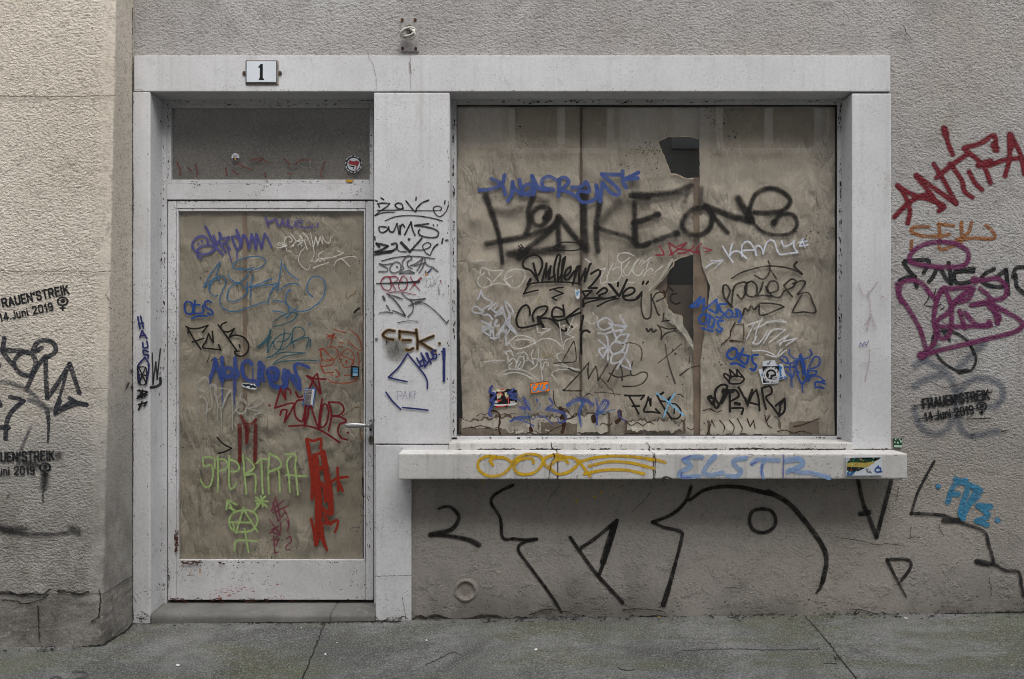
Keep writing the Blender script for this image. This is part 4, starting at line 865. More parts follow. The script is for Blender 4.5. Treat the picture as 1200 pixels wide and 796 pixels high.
g('blue Otis tag with underline at the lower right of the window', window, 'shop', '#1f4084', [('X4', 15, '320 205 285 220 275 250 300 270 335 250 330 210 305 200;375 205 345 270;345 235 400 250;345 270 390 300 410 250;465 245 430 250 435 290 455 310 440 340 420 330;300 300 335 298 380 320')])
g('small black outlined crown', window, 'shop', '#161412', [('X4', 10, '290 415 255 375 262 360 300 385 290 335 335 380 335 335 375 385 378 400 350 422 290 420 295 385 330 375 370 382')])
g('black name ending in an arrow below the crown', window, 'shop', '#161412', [('X4', 15, '195 520 195 560 215 570 250 500 275 440 240 430 205 460 200 510 225 555;155 510 190 515 182 552 155 510 175 500;290 470 292 595;285 465 330 465 345 500 300 530;345 445 375 500 400 550;385 510 400 540 430 460;575 560 630 515 630 590 595 625;600 560 630 515;305 575 370 575 365 610'), ('X4', 12, '400 560 430 490 455 460 470 520 475 590;415 540 470 555;490 455 500 520 515 580;490 450 540 440 550 480 515 510 560 570 595 620 605 570'), ('X4', (38, 22), '255 470 310 470;265 480 240 540'), ('X4', 24, '325 545 350 550')])
g('dripping dark blue tag with a halo near the right edge', window, 'shop', '#1d4186', [('S4', 20, '540 0 530 60 600 120 700 130 800 110 850 60 820 0;410 130 470 180 560 190 640 150;430 90 490 110 520 170;545 200 545 300 570 400;470 245 620 240;480 300 530 350 570 390 610 290;640 150 640 300 680 430 710 480 760 430;660 160 600 220 640 290 670 320;810 240 880 110 950 110 960 190 900 250 820 265;810 290 910 300 900 340 810 370;800 430 860 370 950 380 1030 440 990 440'), ('S4', 62, '690 95 715 160'), ('S4', 36, '715 180 745 300 770 400 715 480;795 290 800 440'), ('S4', 50, '740 210 735 330'), ('S4', 24, '895 500 900 455 960 455 1035 480;890 530 960 525 1015 540'), ('S4', 16, '565 390 570 525;710 480 725 598;700 60 695 90')], .1, .93)
g('small white initials with a circle at the left of the window', window, 'shop', '#aeada7', [('W7', 9, '50 130 155 125;100 250 120 190 200 215 320 215 260 280 200 350;140 240 90 280 85 340 130 375 190 360 205 320 165 285;195 360 260 335 320 345 380 355 320 300;340 300 400 265;330 310 350 240 430 205 500 220 520 270 480 350 410 380 350 340 330 300;180 230 190 260;400 300 400 320')], .15, .88)
g('pale thick marker pile of letters at the left of the window', window, 'shop', '#a5a6ab', [('W7', 14, '80 490 110 405 140 470 215 515 105 590;110 580 60 550 30 570 40 605 100 615 135 600 95 575;180 580 215 545 250 520;190 560 260 620;190 560 230 580 265 530;260 620 310 550 330 640;260 600 320 610;335 500 390 560 415 620 370 610 340 540 335 500;120 630 180 630 215 670;240 640 320 620 340 690 300 790;115 690 190 720 195 790;120 740 230 750;120 760 160 740 220 796;250 680 235 720 260 740;370 630 350 720 380 740 375 640;280 790 350 700 440 796'), ('X2', 15, '155 50 200 75 240 110;155 130 250 110 160 140 235 190;240 60 235 190;300 40 280 90 320 90;300 180 350 110 390 50;420 0 410 100 490 180;260 130 270 220;240 210 320 205;310 190 340 120 370 150;385 130 380 275 430 225;375 70 420 110 375 200')], .12, .88)
g('white fish shape and looping lines left of the seam', window, 'shop', '#b3b2ac', [('X2', 11, '430 230 480 190 560 190 655 235 600 280 500 308 440 290 415 250 430 230;470 230 560 222 650 235;650 260 700 225 780 215 850 240 890 280'), ('X2', 7, '670 100 690 160 800 125 700 185;880 60 895 200 920 320;900 100 930 90;1050 80 1000 130 960 170;930 170 1020 200 940 230 915 300;720 120 800 125;1010 20 985 80 950 160'), ('X2', 12, '459 257 462 259')], .2, .88, .2)
g('white rounded letters with a double underline', window, 'shop', '#a9a8a4', [('X2', 10, '365 335 390 360 400 390 400 440;370 340 430 330 450 380;400 440 440 400 475 420 470 490 430 500 410 470 440 440;490 440 500 390 540 385 550 440 520 490 490 480 520 430;485 350 540 345;540 330 575 360 590 410 570 420;635 315 620 370 640 450 610 420 580 400;680 310 685 400 660 470 590 515;640 400 770 412;700 400 710 500 720 595;720 500 740 440 775 440 775 462'), ('X2', 8, '340 530 400 500 480 500 560 515 640 560 690 605'), ('X2', 10, '360 548 450 530 540 545 650 598'), ('X2', 12, '185 430 270 420 365 418'), ('X2', 9, '905 340 860 360 870 410 960 480 1040 500;830 455 930 475 1070 505 900 500 830 520 810 550 855 595')], .15, .86)
g('faint yellow initials beside the white rounded letters', window, 'shop', '#7d7039', [('X2', 6, '715 390 735 330 745 390;760 390 770 345 790 390;800 350 820 370 815 390;660 390 665 400'), ('W7', 7, '660 460 640 500 670 540;880 350 910 400;930 450 950 500 930 545')], .3, .6, .4)
g('thin black triangle left of the seam', window, 'shop', '#24211d', [('X2', 7, '1015 235 1030 320 1035 410 1020 430 970 435 910 430 960 330 1015 235;830 445 900 435'), ('X2', 12, '960 490 1010 515 1070 530')])
g('thin black angular letters running right from the seam', window, 'shop', '#1e1b18', [('X3', 11, '160 490 225 410 215 480 220 555 250 500 285 445 300 510 305 570 345 500 390 425;390 580 440 480 480 400 515 490 515 570;400 505 480 540 590 520;610 400 590 480 595 515 620 525 700 495 740 520 700 590 620 620 520 620;150 500 85 570 5 655 80 660 150 660'), ('X3', 20, '0 655 6 656')], .12, .94)
g('heavy black hook on the window seam', window, 'shop', '#131110', [('X3', 20, '230 145 200 130 165 150 155 220 160 335;175 0 155 110 150 130')])
g('thin loose black lines across the lower middle of the window', window, 'shop', '#2c2722', [('X3', 8, '520 250 600 240 670 270 690 330 680 395;835 415 940 330 1035 250;1020 525 1100 465 1190 440;1100 420 1110 360;1025 525 1080 480'), ('X3', (8, 14), '895 250 905 340 940 480 980 595'), ('X3', 11, '910 535 911 536;1045 605 1046 606'), ('S6', 7, '275 148 380 152 500 168'), ('S5', (12, 7), '930 160 935 260 970 320 1050 330')], .15, .9)
g('pale thick marker figures right of the seam', window, 'shop', '#a7a8ad', [('X3', 15, '360 20 310 50 310 100 350 125 400 110 430 70 400 30 360 20;500 0 530 60 560 95 490 85 420 75;420 80 480 90 540 110 500 150;420 80 440 140 460 190;400 65 430 90;305 155 370 170 390 240 390 390;310 215 380 280 310 300 350 370 380 300;455 215 500 170 575 165 550 210 530 240 460 220;400 290 440 235 500 240;400 290 440 335 520 300 540 250;415 410 430 350 520 320 540 350 500 400 430 420 415 400;570 250 555 310 540 360 580 420 590 470 560 460 520 440;470 470 490 430 510 400;370 160 430 140 540 120')], .12, .88)
g('fine white cursive scribble under the giant letter K', window, 'shop', '#b2b0ab', [('W8', 8, '600 75 540 50 470 60 460 110 500 130 560 90;420 135 390 200 370 260 380 300 450 290 490 230 480 170 410 190;310 190 360 175 320 250 320 310 370 290;490 130 490 220 510 250;560 120 510 200 540 240 580 190;580 180 640 100 600 140 590 210 640 240 680 190;640 150 660 110 680 120 650 160 700 120 745 85;700 190 720 120;680 240 700 210 740 180 760 200;770 215 840 160'), ('W8', 13, '185 100 220 125'), ('W8', 6, '240 550 270 580 290 600 250 650 180 610;550 300 600 300')], .2, .88, .2)
g('streaky blue brushed letters along the foot of the window', window, 'shop', '#3c4779', [('S5', 26, '315 110 290 160 345 185 320 230 295 250 330 270 285 370 290 395 310 405;530 140 480 180 550 190 500 220 550 235;500 460 580 420 690 420'), ('S5', (38, 24), '635 230 660 300 695 350'), ('S5', 40, '595 320 640 330'), ('S5', 13, '560 235 580 245 600 265;720 440 800 405 860 430 920 490;560 440 640 460 730 505;970 430 990 470 1040 450'), ('S5', 22, '760 240 768 260;890 230 920 290 860 330'), ('S5', 34, '860 340 960 355 1030 375'), ('S5', 18, '1030 375 1060 420 1040 460 990 475'), ('S6', 38, '40 260 110 215 180 210 255 255'), ('S6', 30, '185 220 145 300 140 350'), ('S6', (26, 12), '140 345 145 400 155 448'), ('S6', 20, '285 205 300 270 295 340 295 430'), ('S6', 26, '290 330 320 270 360 220 395 240 350 310 290 345'), ('S6', 13, '490 310 495 360 540 400')], .12, .85, .35)
g('lighter blue streaks within the brushed blue letters', window, 'shop', '#36618c', [('S5', (16, 8), '670 250 690 310 705 355;640 360 660 390 700 410'), ('S5', 9, '795 280 790 320 770 340;580 440 660 432 700 430;900 320 960 345'), ('S6', 12, '50 270 120 230 170 230;170 250 150 300;150 370 165 425;310 320 370 240'), ('S6', (14, 8), '300 340 400 310 460 300')], .3, .7, .5)
g('black letters struck out low in the middle of the window', window, 'shop', '#151311', [('S6', 18, '540 175 620 178 710 175 680 210;575 180 615 250 660 335;605 270 665 268;745 190 725 260 705 315 780 320 845 330 810 295;745 190 765 265 765 205;820 175 880 280 945 375'), ('S6', 13, '870 150 830 180 850 220 900 225 935 190 920 245 980 250 1025 300 1020 360 980 380 940 372;972 295 970 330'), ('S6', 22, '850 170 875 150'), ('S6', 6, '1000 165 1030 170 1050 190')])
g('light blue cross striking out the black letters', window, 'shop', '#66a3c8', [('S6', 12, '815 155 930 240 1055 350;975 160 920 250 878 365')], .1, .92)

CR['RJ'] = crop(900, 300, 1200, 796)
g('faint pinkish scribbles down the right jamb of the window', rjamb, 'stone', '#a08c90', [('RJ', 4, '280 85 300 125 340 80;310 110 318 170 305 235;300 215 320 185 335 225;350 125 370 135;315 290 312 330 300 390;290 335 320 328')], .4, .5, .3)
g('tiny violet word on the right jamb of the window', rjamb, 'stone', '#62528a', [('RJ', 4, '283 282 286 270 292 280 298 268 304 278 312 264')], .3, .7, .3)
# ================================================================== graffiti: sill
LAYER['sill'] = .0022
g('yellow loops and trailing lines on the sill front', sill, 'sill', '#bf981c', [('SL1', 12, '455 155 445 130 500 120 540 150 500 195 440 205 395 180 390 140 430 115 500 122;640 145 630 125 580 130 550 165 580 195 640 190 680 150 670 115 620 105 580 115 545 140;715 175 690 150 690 125 740 108 780 118;795 145 780 130 740 135 715 165 750 195 800 185 840 150 820 122 740 120;845 135 870 170 895 205;845 140 940 118 1060 115 1190 130;890 160 980 140 1080 145 1185 170;870 195 960 178 1060 178 1140 195'), ('SL2', 12, '5 131 40 133 75 142')], .08, .95)
g('pale blue block letters on the sill front', sill, 'sill', '#7f9cc4', [('SL2', 20, '240 120 200 118 160 130 190 160 140 190 160 208 230 205;300 115 270 150 250 190 285 200 335 190;440 122 385 135 400 165 420 180 400 205 355 203;470 148 500 130 590 133'), ('SL2', (18, 12), '525 135 512 170 520 215'), ('SL2', (26, 20), '625 135 685 128 695 155 630 185'), ('SL2', 18, '640 175 690 188 740 190 820 213')], .12, .68, .35)
g('violet edges of the pale blue letters on the sill', sill, 'sill', '#5f63a8', [('SL2', 8, '150 190 150 210 195 212;155 130 190 112;612 110 610 210;465 152 490 140;515 150 512 200')], .3, .65, .4)

# ================================================================== graffiti: wall
g('thick red sprayed word climbing to the right edge', wall, 'wall', '#640818', [('R6', 26, '330 50 350 130 380 205;40 570 120 490 200 445 250 440;60 385 100 440 130 530 118 605;60 390 150 440 250 470 330 505 300 535;165 330 240 420 310 510;170 325 270 400 400 490;270 260 330 360 400 490;285 340 370 270 470 200;365 260 430 350 450 420 495 455;475 305 510 370 550 410;445 170 530 240 570 290 600 370;450 165 540 140 620 95 635 175;530 270 600 245;590 270 690 235 796 225;715 90 710 230 685 330;715 90 770 190 800 320'), ('R6', 36, '332 60 340 90;618 150 632 175;535 268 600 248;715 95 720 160')], .5, 1, .4)
g('pale grey blue blurred loops under the stencil at the right', wall, 'wall', '#5d6470', [('R8', 40, '185 165 240 120 330 30;180 300 260 250 360 225;250 130 380 200 440 300 460 400;180 450 200 540 270 610 340 620 400 580 440 500 460 400 490 320 560 260 660 250 750 290 770 360 720 430 650 440;470 510 500 600 570 630 730 600;470 180 560 90 640 20')], .75, .5, .4)
g('brownish orange capitals below the red word', wall, 'wall', '#8c5a33', [('R6', 23, '240 625 150 630 140 655 210 680 310 680 360 670;300 610 305 690;295 610 385 620;430 600 432 690;490 600 470 660 400 705;400 705 500 692 620 695 610 650 575 620;140 710 138 760;300 740 320 760 430 715')], .22, .85)
g('black capitals crossed by the purple tag', wall, 'wall', '#19191b', [('R7', 25, '100 180 170 175 240 180 210 250;95 190 125 235 160 270;160 270 110 275 70 292;160 280 170 330;240 300 265 270 300 215 340 280 370 310;355 190 365 250 370 310;500 240 400 240 390 290 420 310 480 300;570 250 620 225;560 260 545 290 600 325 690 320 690 230 640 270;690 230 705 370;730 270 750 220 805 215;745 260 755 330 800 372'), ('R7', 7, '230 340 240 390 215 435;225 440 280 445 310 430;280 345 270 380;310 460 330 450'), ('R7', 30, '400 240 500 225')], .15, .96)
g('black ring with a knot below the purple tag', wall, 'wall', '#1c1c1e', [('R8', 19, '310 60 370 140 450 190 500 200 560 190 590 120 565 50 530 0'), ('R8', 34, '480 205 530 195'), ('R7', 19, '260 670 270 610 330 585 400 600 470 650 505 720'), ('R7', 22, '360 640 330 600')], .2, .95)
g('large purple tag with a halo on the right wall', wall, 'wall', '#66264f', [('R7', 26, '300 65 400 80 470 130 450 200 350 215 220 205 130 180 150 120 220 80 300 65;80 415 65 370 55 315;65 370 80 310 140 290 200 310 250 370 280 400;75 390 130 470 190 580 220 680;500 290 560 290 640 280 690 330 680 390 600 410 490 435;490 435 590 430 700 480 785 540 740 590 550 640 360 685 200 727;200 727 280 640 270 500 310 350 380 340 480 330;280 410 330 350 370 440 370 560 350 620 300 620 290 530 350 480 430 380 500 340 470 400 400 420;420 470 450 570;450 480 520 550 600 550 590 530;300 560 450 560 600 555;540 340 600 400 640 540 650 500 590 440;380 420 480 350'), ('R7', 44, '505 290 508 294;195 727 199 729')], .34, .97, .25)
g('light blue letters between two dots at lower right', wall, 'wall', '#3b7c9e', [('L7', 22, '780 10 735 30 710 95;720 62 750 65;740 5 790 25 840 50;825 40 795 100 765 160;790 40 760 130 770 160;830 110 880 115;875 112 835 112 870 148 825 170 865 185;800 100 830 70'), ('L7', 20, '671 33 673 34;906 166 908 167')], .12, .85)
g('black sprayed figure 2 low on the wall', wall, 'wall', '#1b1a18', [('L5', (10, 20), '722 122 745 114 770 116 795 140 800 165 770 205 690 225;690 225 780 232 840 245 880 264')], .4, .98, .2)
g('black outlined letters low on the wall under the sill', wall, 'wall', '#191817', [('L5', 15, '1015 30 970 50 940 70 930 100 965 160 975 235 1015 242'), ('L6', 15, '0 240 50 244 98 242 45 255 25 285 70 350 130 430'), ('L6', (16, 12), '130 430 165 480 195 530'), ('L6', 17, '230 235 275 300 330 375 385 435 437 492;275 275 320 245 370 205 415 168;415 168 385 270 345 380'), ('L6', 30, '405 185 385 250 360 330'), ('L6', 16, '708 35 685 95 630 145 555 175 600 195 665 212 670 240 645 340'), ('L6', (18, 26), '645 340 620 430 598 500'), ('L6', (14, 22), '702 88 770 45 880 35 1015 62')], .28, .95, .25)
g('black sweeping arc and ring below the sill', wall, 'wall', '#1b1a19', [('L7', (24, 22), '0 55 80 100 160 190 215 270 230 330 215 410'), ('L7', (22, 10), '217 400 205 435 190 455'), ('T', 4.8, '893 596 882 599 878 609 882 620 893 624 904 620 909 610 904 599 893 596')], .28, .9, .25)
g('black letter V and small triangle below the sill end', wall, 'wall', '#1a1918', [('L7', 19, '355 12 375 100 400 160 428 235;428 235 450 150 487 12'), ('L7', 24, '365 143 398 137'), ('L7', (16, 9), '470 325 500 385 545 470'), ('L7', 15, '470 322 545 322 565 342 550 375 525 405')], .28, .93, .25)
g('thin black zigzag line running off the right edge', wall, 'wall', '#222122', [('L7', 13, '655 -65 620 0 590 60 565 140'), ('L7', 15, '565 140 640 143 700 150 750 172 850 210 870 260 888 335 850 340 820 330;888 338 940 365 990 372 1000 420 1010 465'), ('L7', 26, '695 168 750 168;825 330 870 340')], .28, .88, .25)
def stencil(parent, surf, l1, l2, vc, h, mk, label):
    bm = bmesh.new(); off = LAYER.get(surf, .001)
    uvl = bm.loops.layers.uv.new('UVMap'); of = [off]
    letters(bm, uvl, "FRAUEN*STREIK", surf, *l1, h * 1.0, of, .245); letters(bm, uvl, "14.Juni 2019", surf, *l2, h * .88, of, .225)
    cx, cy, r = vc
    def addpoly(pts): bm.faces.new([bm.verts.new(P(surf, pts[i], pts[i + 1], off)) for i in range(0, len(pts), 2)])
    n = 24
    for i in range(n):
        a, b = 2 * math.pi * i / n, 2 * math.pi * (i + 1) / n
        q = []
        for rr, an in ((1, a), (1, b), (.66, b), (.66, a)): q += [cx + r * rr * math.cos(an), cy - r * .8 * rr * math.sin(an)]
        addpoly(q)
    addpoly([cx - r * .3, cy + r * .3, cx + r * .32, cy + r * .3, cx + r * .42, cy - r * .25, cx + r * .05, cy - r * .45, cx - r * .4, cy - r * .2])
    addpoly([cx - r * .16, cy + r * .8, cx - r * .1, cy + r * 1.6, cx + r * .16, cy + r * 1.6, cx + r * .18, cy + r * .8])
    addpoly([cx - r * .5, cy + r * 1.02, cx - r * .5, cy + r * 1.28, cx + r * .5, cy + r * 1.22, cx + r * .5, cy + r * .98])
    LAYER[surf] = of[0] + 3e-4
    bm.normal_update(); bmesh.ops.triangulate(bm, faces=[f for f in bm.faces if len(f.verts) > 4])
    t = m_paint('#17181b', KSURF[surf], .12, 1.0, mk, .25)
    o = obj('graffiti_stencil', bm, t, parent); o['label'] = label
    return o
stencil(wall, 'wall', (1082, 478.5, 1158.5, 467.5), (1084, 493.3, 1140, 484.6), (1150, 476, 6.6), 10.5, 'wall', 'black stencilled strike date struck through on the right wall')
g('black lines striking through the stencil on the right wall', wall, 'wall', '#17171a', [('R8', 10, '175 432 300 415 480 385 690 338'), ('R8', 9, '205 517 350 490 600 445;525 517 600 516 680 512;550 625 575 622;755 600 790 595')], .12, .95)
# left neighbour
g('large dark grey tangled tag at the left edge of the photo', nwall, 'left', '#2e3036', [('N3', 44, '40 130 30 210 30 260 70 320 110 370;-60 250 0 240 100 245 200 250 300 270 390 220;310 240 350 170 420 150 500 180 520 250 460 300 400 330 330 430 250 600;180 280 130 360 180 450 270 480 320 420 330 330 260 260 180 280;-30 330 -10 390;425 300 430 480 440 690;440 690 520 580 650 380;650 370 700 520 740 640;-20 700 10 760'), ('N3', (34, 26), '620 450 570 640 510 796'), ('N3', 40, '95 680 200 710 130 796;650 690 740 740 810 750;805 755 680 730 560 790'), ('N4', 34, '170 0 90 70 50 150 40 270;-10 190 60 190;620 25 530 25 400 90;430 0 400 70'), ('N4', (36, 12), '335 60 350 150 345 300')], .18, .88, .3)
g('lighter grey strokes behind the tangled tag', nwall, 'left', '#55565a', [('N3', 40, '0 540 130 560 260 620 400 750 480 796;270 700 400 770'), ('N4', (18, 26), '220 190 160 330 130 460')], .5, .55, .4)
stencil(nwall, 'left', (-3, 361.5, 81, 344), (1, 376.8, 62.6, 363.2), (73.5, 353.2, 7), 9.6, 'left', 'upper black stencilled strike date on the beige house')
stencil(nwall, 'left', (-20, 541.5, 63.5, 538.8), (-21, 556.8, 40.8, 555.6), (53.2, 547.6, 7.2), 10, 'left', 'lower black stencilled strike date on the beige house')
g('soft black spray blobs and drip beside the lower stencil', nwall, 'left', '#17171a', [('N4', 44, '423 386 427 388'), ('N4', (52, 40), '326 530 318 615'), ('N4', 12, '315 640 313 725;60 690 70 670'), ('N4', 40, '170 440 270 450')], .75, .75, .4)
g('black spray blotches on the corner face of the beige house', nwall, 'leftside', '#17171a', [('J', 22, '78 458 82 464;85 575 88 580'), ('J', (16, 8), '60 545 40 590')], .6, .85, .4, base_off=.006)
g('faint black smear low on the beige house', nwall, 'left', '#1d1c1c', [('L4', (26, 12), '0 195 50 200 105 198'), ('L4', (16, 9), '20 206 100 220 200 222 270 215'), ('L4', 26, '285 200 310 210')], .7, .7, .5)
g('grey painted loop on the pavement at bottom left', pavement, 'ground', '#3a3b3c', [('L4', 12, '290 770 320 768 345 778 335 790 300 796;200 796 220 788 240 792')], .3, .8, .4)
# ================================================================== cracks, joints and scars
ck = lambda label, parent, surf, groups, col='#2a2622', **k: paint('crack', label, parent, surf, col, groups, k.pop('soft', .15), k.pop('opac', .95), .35, .6, jag=k.pop('jag', .9), **k)
ck(None, lintel, 'stone', [('T', (.8, .5), '432 63 433 70 437 75 439 84 441 92 441 106;480 62 481 72 480 80 481 90 481 106'), ('T', (2.2, 1.2), '480 74 481 80 482 86'), ('T', .9, '485 82 486 83;488 79 489 79.5'), ('T', .8, '155 105 168 106')], '#5a4a40', opac=.55, jag=.5)
ck(None, sill, 'sill', [('T', (1.2, .9), '648 531 650 535 647 540 645 548 643 562'), ('T', 1.0, '767 531 768 545 767 561'), ('T', 3, '776 561 781 559 786 561')])
ck(None, cill, 'cill', [('T', 1.3, '647 519 646 523 648 528;758 519 761 524 761 528'), ('T', (2.2, 1.5), '622 527 640 526.4 655 527;704 526.5 715 526;855 526.6 880 525.8 905 526.5 930 526'), ('T', 1.5, '560 526.8 600 526.5;780 526.8 840 526.5;930 526.6 990 526.8')])
ck(None, wall, 'wall', [('T', .6, '1060 547 1068 547 1075 550 1077 553;740 600 748 592 756 585 762 575 762 565;640 595 645 582 655 570;1085 560 1095 570 1102 577'), ('T', (3.4, 2.8), '483 725 492 722 500 724 512 721 530 726 548 725 565 722 580 721.5 592 725 620 727 650 726.5 670 727 700 725.5 720 724.5 750 723.5 770 722 790 725 830 724 860 723.5 900 722.6 935 724.5 945 726 960 721.5 990 721.5 1030 721.8 1060 721 1090 721 1110 719.5 1140 718.8 1170 718 1200 717'), ('T', (1.6, .8), '730 715 745 713 760 714 772 715 780 718;1000 718 1005 714 1015 716 1030 721;470 722 478 718 484 720;620 720 640 714 660 716 680 721'), ('T', .8, '848 689 860 688 868 690;1062 632 1070 629 1077 630;1067 618 1066 628;1098 610 1102 622 1105 627;1158 677 1160 686 1161 697;985 630 1010 634 1025 638 1040 637 1060 640'), ('T', .9, '1058 30 1062 40 1068 47;1090 447 1105 454 1120 451 1130 448;1050 585 1052 572')], '#26221e')
ck(None, pil, 'stone', [('T', .7, '440 675 482 674;472 700 476 725'), ('T', (1.6, .9), '440 722 445 727 452 729;466 728 472 722 480 725')], '#4b4642')
ck(None, nwall, 'left', [('T', (1.3, 1.0), '-30 111 0 113 30 114 60 114 90 114 110 113 128 113 137 112'), ('T', .9, '-30 316 0 317 40 319 80 318 110 319 130 318'), ('T', .9, '-10 457 30 456 60 457 95 455 126 455'), ('T', (1.0, 1.5), '124 345 129 352;128 360 131 362')], '#5b4c3c')
ck(None, plinth, 'left', [('T', (4.0, 2.5), '0 695 12 694 25 697 40 695 52 696 60 690;70 692 85 694 95 696 105 693'), ('T', (2, 1.2), '0 702 20 704 30 707 50 702 58 697;46 710 47 740 48 752;108 728 118 722;117 722 119 700 117 690'), ('T', (3.5, 3), '0 762 20 760.5 40 762 60 758.5 75 759.5 100 758 118 756')], '#191613', base_off=.010)
ck(None, pavement, 'ground', [('T', (1.3, 1.9), '381 730 376 742 369 760 360 782 354 796'), ('T', (1.1, 1.8), '943 722 955 735 966 748 976 760 981 768 988 776 996 786 1004 796'), ('T', .8, '800 763 850 761 900 762 960 761'), ('T', (1.6, .8), '724 783 735 786 744 785'), ('T', 1.0, '965 778 980 778'), ('T', .9, '498 780 515 772 530 765 540 768'), ('T', (2.4, 1.8), '120 757 134 748 150 738 156 731 177 728.5 240 729 300 729.5 380 729 440 728.5 470 729')], '#1b1a18', jag=1.3)
g('scattered yellow paint drops on the low wall', wall, 'wall', '#b89a28', [('L6', 10, '254 91 255 92;326 74 327 75;352 57 353 58;580 548 581 549'), ('L7', 6, '218 50 219 50'), ('L5', 8, '897 18 898 19')], .2)
# dark joint where the neighbour meets the door jamb
ck(None, ljamb, 'stone', [('T', (1.5, 1.2), '155.5 10 154.5 60 155.5 110 155 170 156 240 154.8 300 155.6 360 155 430 156 520 155 620 155.4 700 156.5 726'), ('T', .8, '157 700 160 706;165 716 175 722')], '#4a443c', base_off=.0012)

# grime and rust gathered in the joints of the old metalwork
def specks(parent, surf, runs, col, seed, opac=.9):
    rr = random.Random(seed); gs = {}
    for x0, y0, x1, y1, n, sp, sz in runs:
        for i in range(n):
            u = rr.random(); x = x0 + (x1 - x0) * u + rr.gauss(0, sp); y = y0 + (y1 - y0) * u + rr.gauss(0, sp)
            if noise.noise(Vector((x * .045, y * .045, seed))) < -.12: continue
            l = abs(rr.gauss(0, sz * 1.5)); d = (x1 - x0, y1 - y0); L = math.hypot(*d) or 1
            w = max(.6, rr.gauss(sz * 1.0, sz * .35))
            gs.setdefault(round(w, 1), []).append('%.2f %.2f %.2f %.2f' % (x, y, x + d[0] / L * l + .05, y + d[1] / L * l + .05))
    o_ = paint('grime', None, parent, surf, col, [('T', w, ';'.join(q)) for w, q in gs.items()], .3, opac, .5, .5); o_['kind'] = 'stuff'
specks(frame, 'leaf', [(192.3, 122, 192.8, 705, 150, .5, 1.2), (196, 118.5, 437, 118.5, 60, .7, 1.0), (197, 236.0, 436, 236.0, 70, .35, .9), (198, 216.5, 436, 216.5, 40, .6, .9), (197, 222, 436, 228, 30, 3, .7)], '#33241a', 1)
specks(door, 'leaf', [(207, 656, 207.4, 610, 50, .8, 1.9), (208, 659.0, 262, 659.4, 70, .9, 1.6), (262, 658.8, 425, 658.6, 40, .4, .9), (198, 702, 330, 702, 80, 1.6, 1.5), (330, 703, 436, 703, 20, .7, 1.0), (206.7, 250, 206.9, 560, 60, .4, .9), (203, 245, 203, 640, 40, 2.0, .7), (210, 245.4, 426, 245.4, 50, .4, .8), (215, 670, 420, 690, 24, 6, .9), (432, 500, 432, 700, 30, 2.2, .9), (434, 300, 434, 470, 10, 2, .8), (198, 690, 199.5, 640, 20, .6, 1.4)], '#3a2115', 2)
specks(door, 'leaf', [(250, 695, 320, 692, 110, 4, .9), (280, 699, 335, 700, 50, 2, .8)], '#7c2c26', 3, .75)
specks(door, 'leaf', [(225, 662, 225, 682, 8, .4, 1.6), (236, 662, 236, 676, 6, .4, 1.4), (245, 662, 245, 674, 5, .4, 1.2), (214, 661, 214, 672, 5, .5, 1.4)], '#8a6a4a', 4, .5)
specks(fan, 'leaf', [(198.3, 124, 198.6, 212, 24, .5, .9), (202, 124, 432, 123.5, 50, .8, .9), (202, 213.5, 432, 213.5, 30, .8, .8), (435.5, 124, 435.5, 213, 26, .8, 1.1), (420, 226, 437, 214, 14, 3, 1.0)], '#35261b', 5)
SURF['winframe'] = plane((0, .145, 0), (0, -1, 0)); KSURF['winframe'] = 1.1
specks(window, 'winframe', [(531.5, 118, 531.8, 512, 110, .6, 1.2), (984.5, 118, 984.3, 512, 120, 1.0, 1.3), (536, 119.5, 980, 119.2, 110, .9, 1.1), (536, 513, 980, 513, 50, .7, .9)], '#2c2018', 6)
specks(cill, 'cill', [(530, 526.8, 998, 526.4, 150, .8, 1.1), (530, 522, 998, 522, 30, 1.5, .7)], '#3a322a', 7, .8)
specks(sill, 'sill', [(480, 561, 1058, 561, 60, .6, .9), (480, 533, 1058, 533, 60, .7, .8), (480, 545, 1058, 550, 40, 7, .6)], '#3f3830', 8, .7)
specks(lintel, 'stone', [(160, 64.6, 1040, 65, 120, .5, .8), (180, 106, 520, 106.4, 50, .4, .7), (530, 107, 1000, 107.4, 60, .4, .7)], '#7a6e62', 9, .7)
specks(pil, 'stone', [(442, 520.8, 525, 520.8, 30, .3, .9), (446, 700, 478, 718, 30, 6, .8), (439, 240, 439, 520, 40, .5, .8), (525.5, 115, 525.5, 515, 60, .5, .9), (442, 723, 480, 724, 40, 1.5, 1.2)], '#3c332b', 10, .75)
specks(ljamb, 'stone', [(159, 690, 174, 700, 24, 8, .8), (158, 722, 175, 724, 30, 2, 1.3), (174.5, 130, 174.5, 720, 60, .5, .8), (159, 120, 160, 720, 60, 1.5, .7)], '#3c342c', 11, .7)
specks(ljamb, 'reveal', [(184, 640, 187, 700, 40, 2.5, .9), (188.3, 130, 188.3, 690, 110, .7, .9), (181, 130, 182, 690, 20, 3, .6)], '#33261d', 12, .8)
specks(rjamb, 'stone', [(1001, 525.5, 1043, 526, 30, .8, .9), (1043, 115, 1043.5, 520, 40, .4, .7)], '#4a4036', 13, .7)
specks(wall, 'wall', [(490, 712, 1200, 706, 260, 7, 1.0), (485, 724, 1200, 716, 200, 1.2, 1.6), (484, 568, 1060, 569, 60, 3, .9)], '#2b2722', 14, .7)
specks(pavement, 'ground', [(160, 731, 480, 729.5, 120, 1.6, 1.2), (480, 728, 1200, 720, 260, 1.8, 1.2), (0, 764, 118, 760, 60, 1.6, 1.2)], '#24221e', 15, .8)
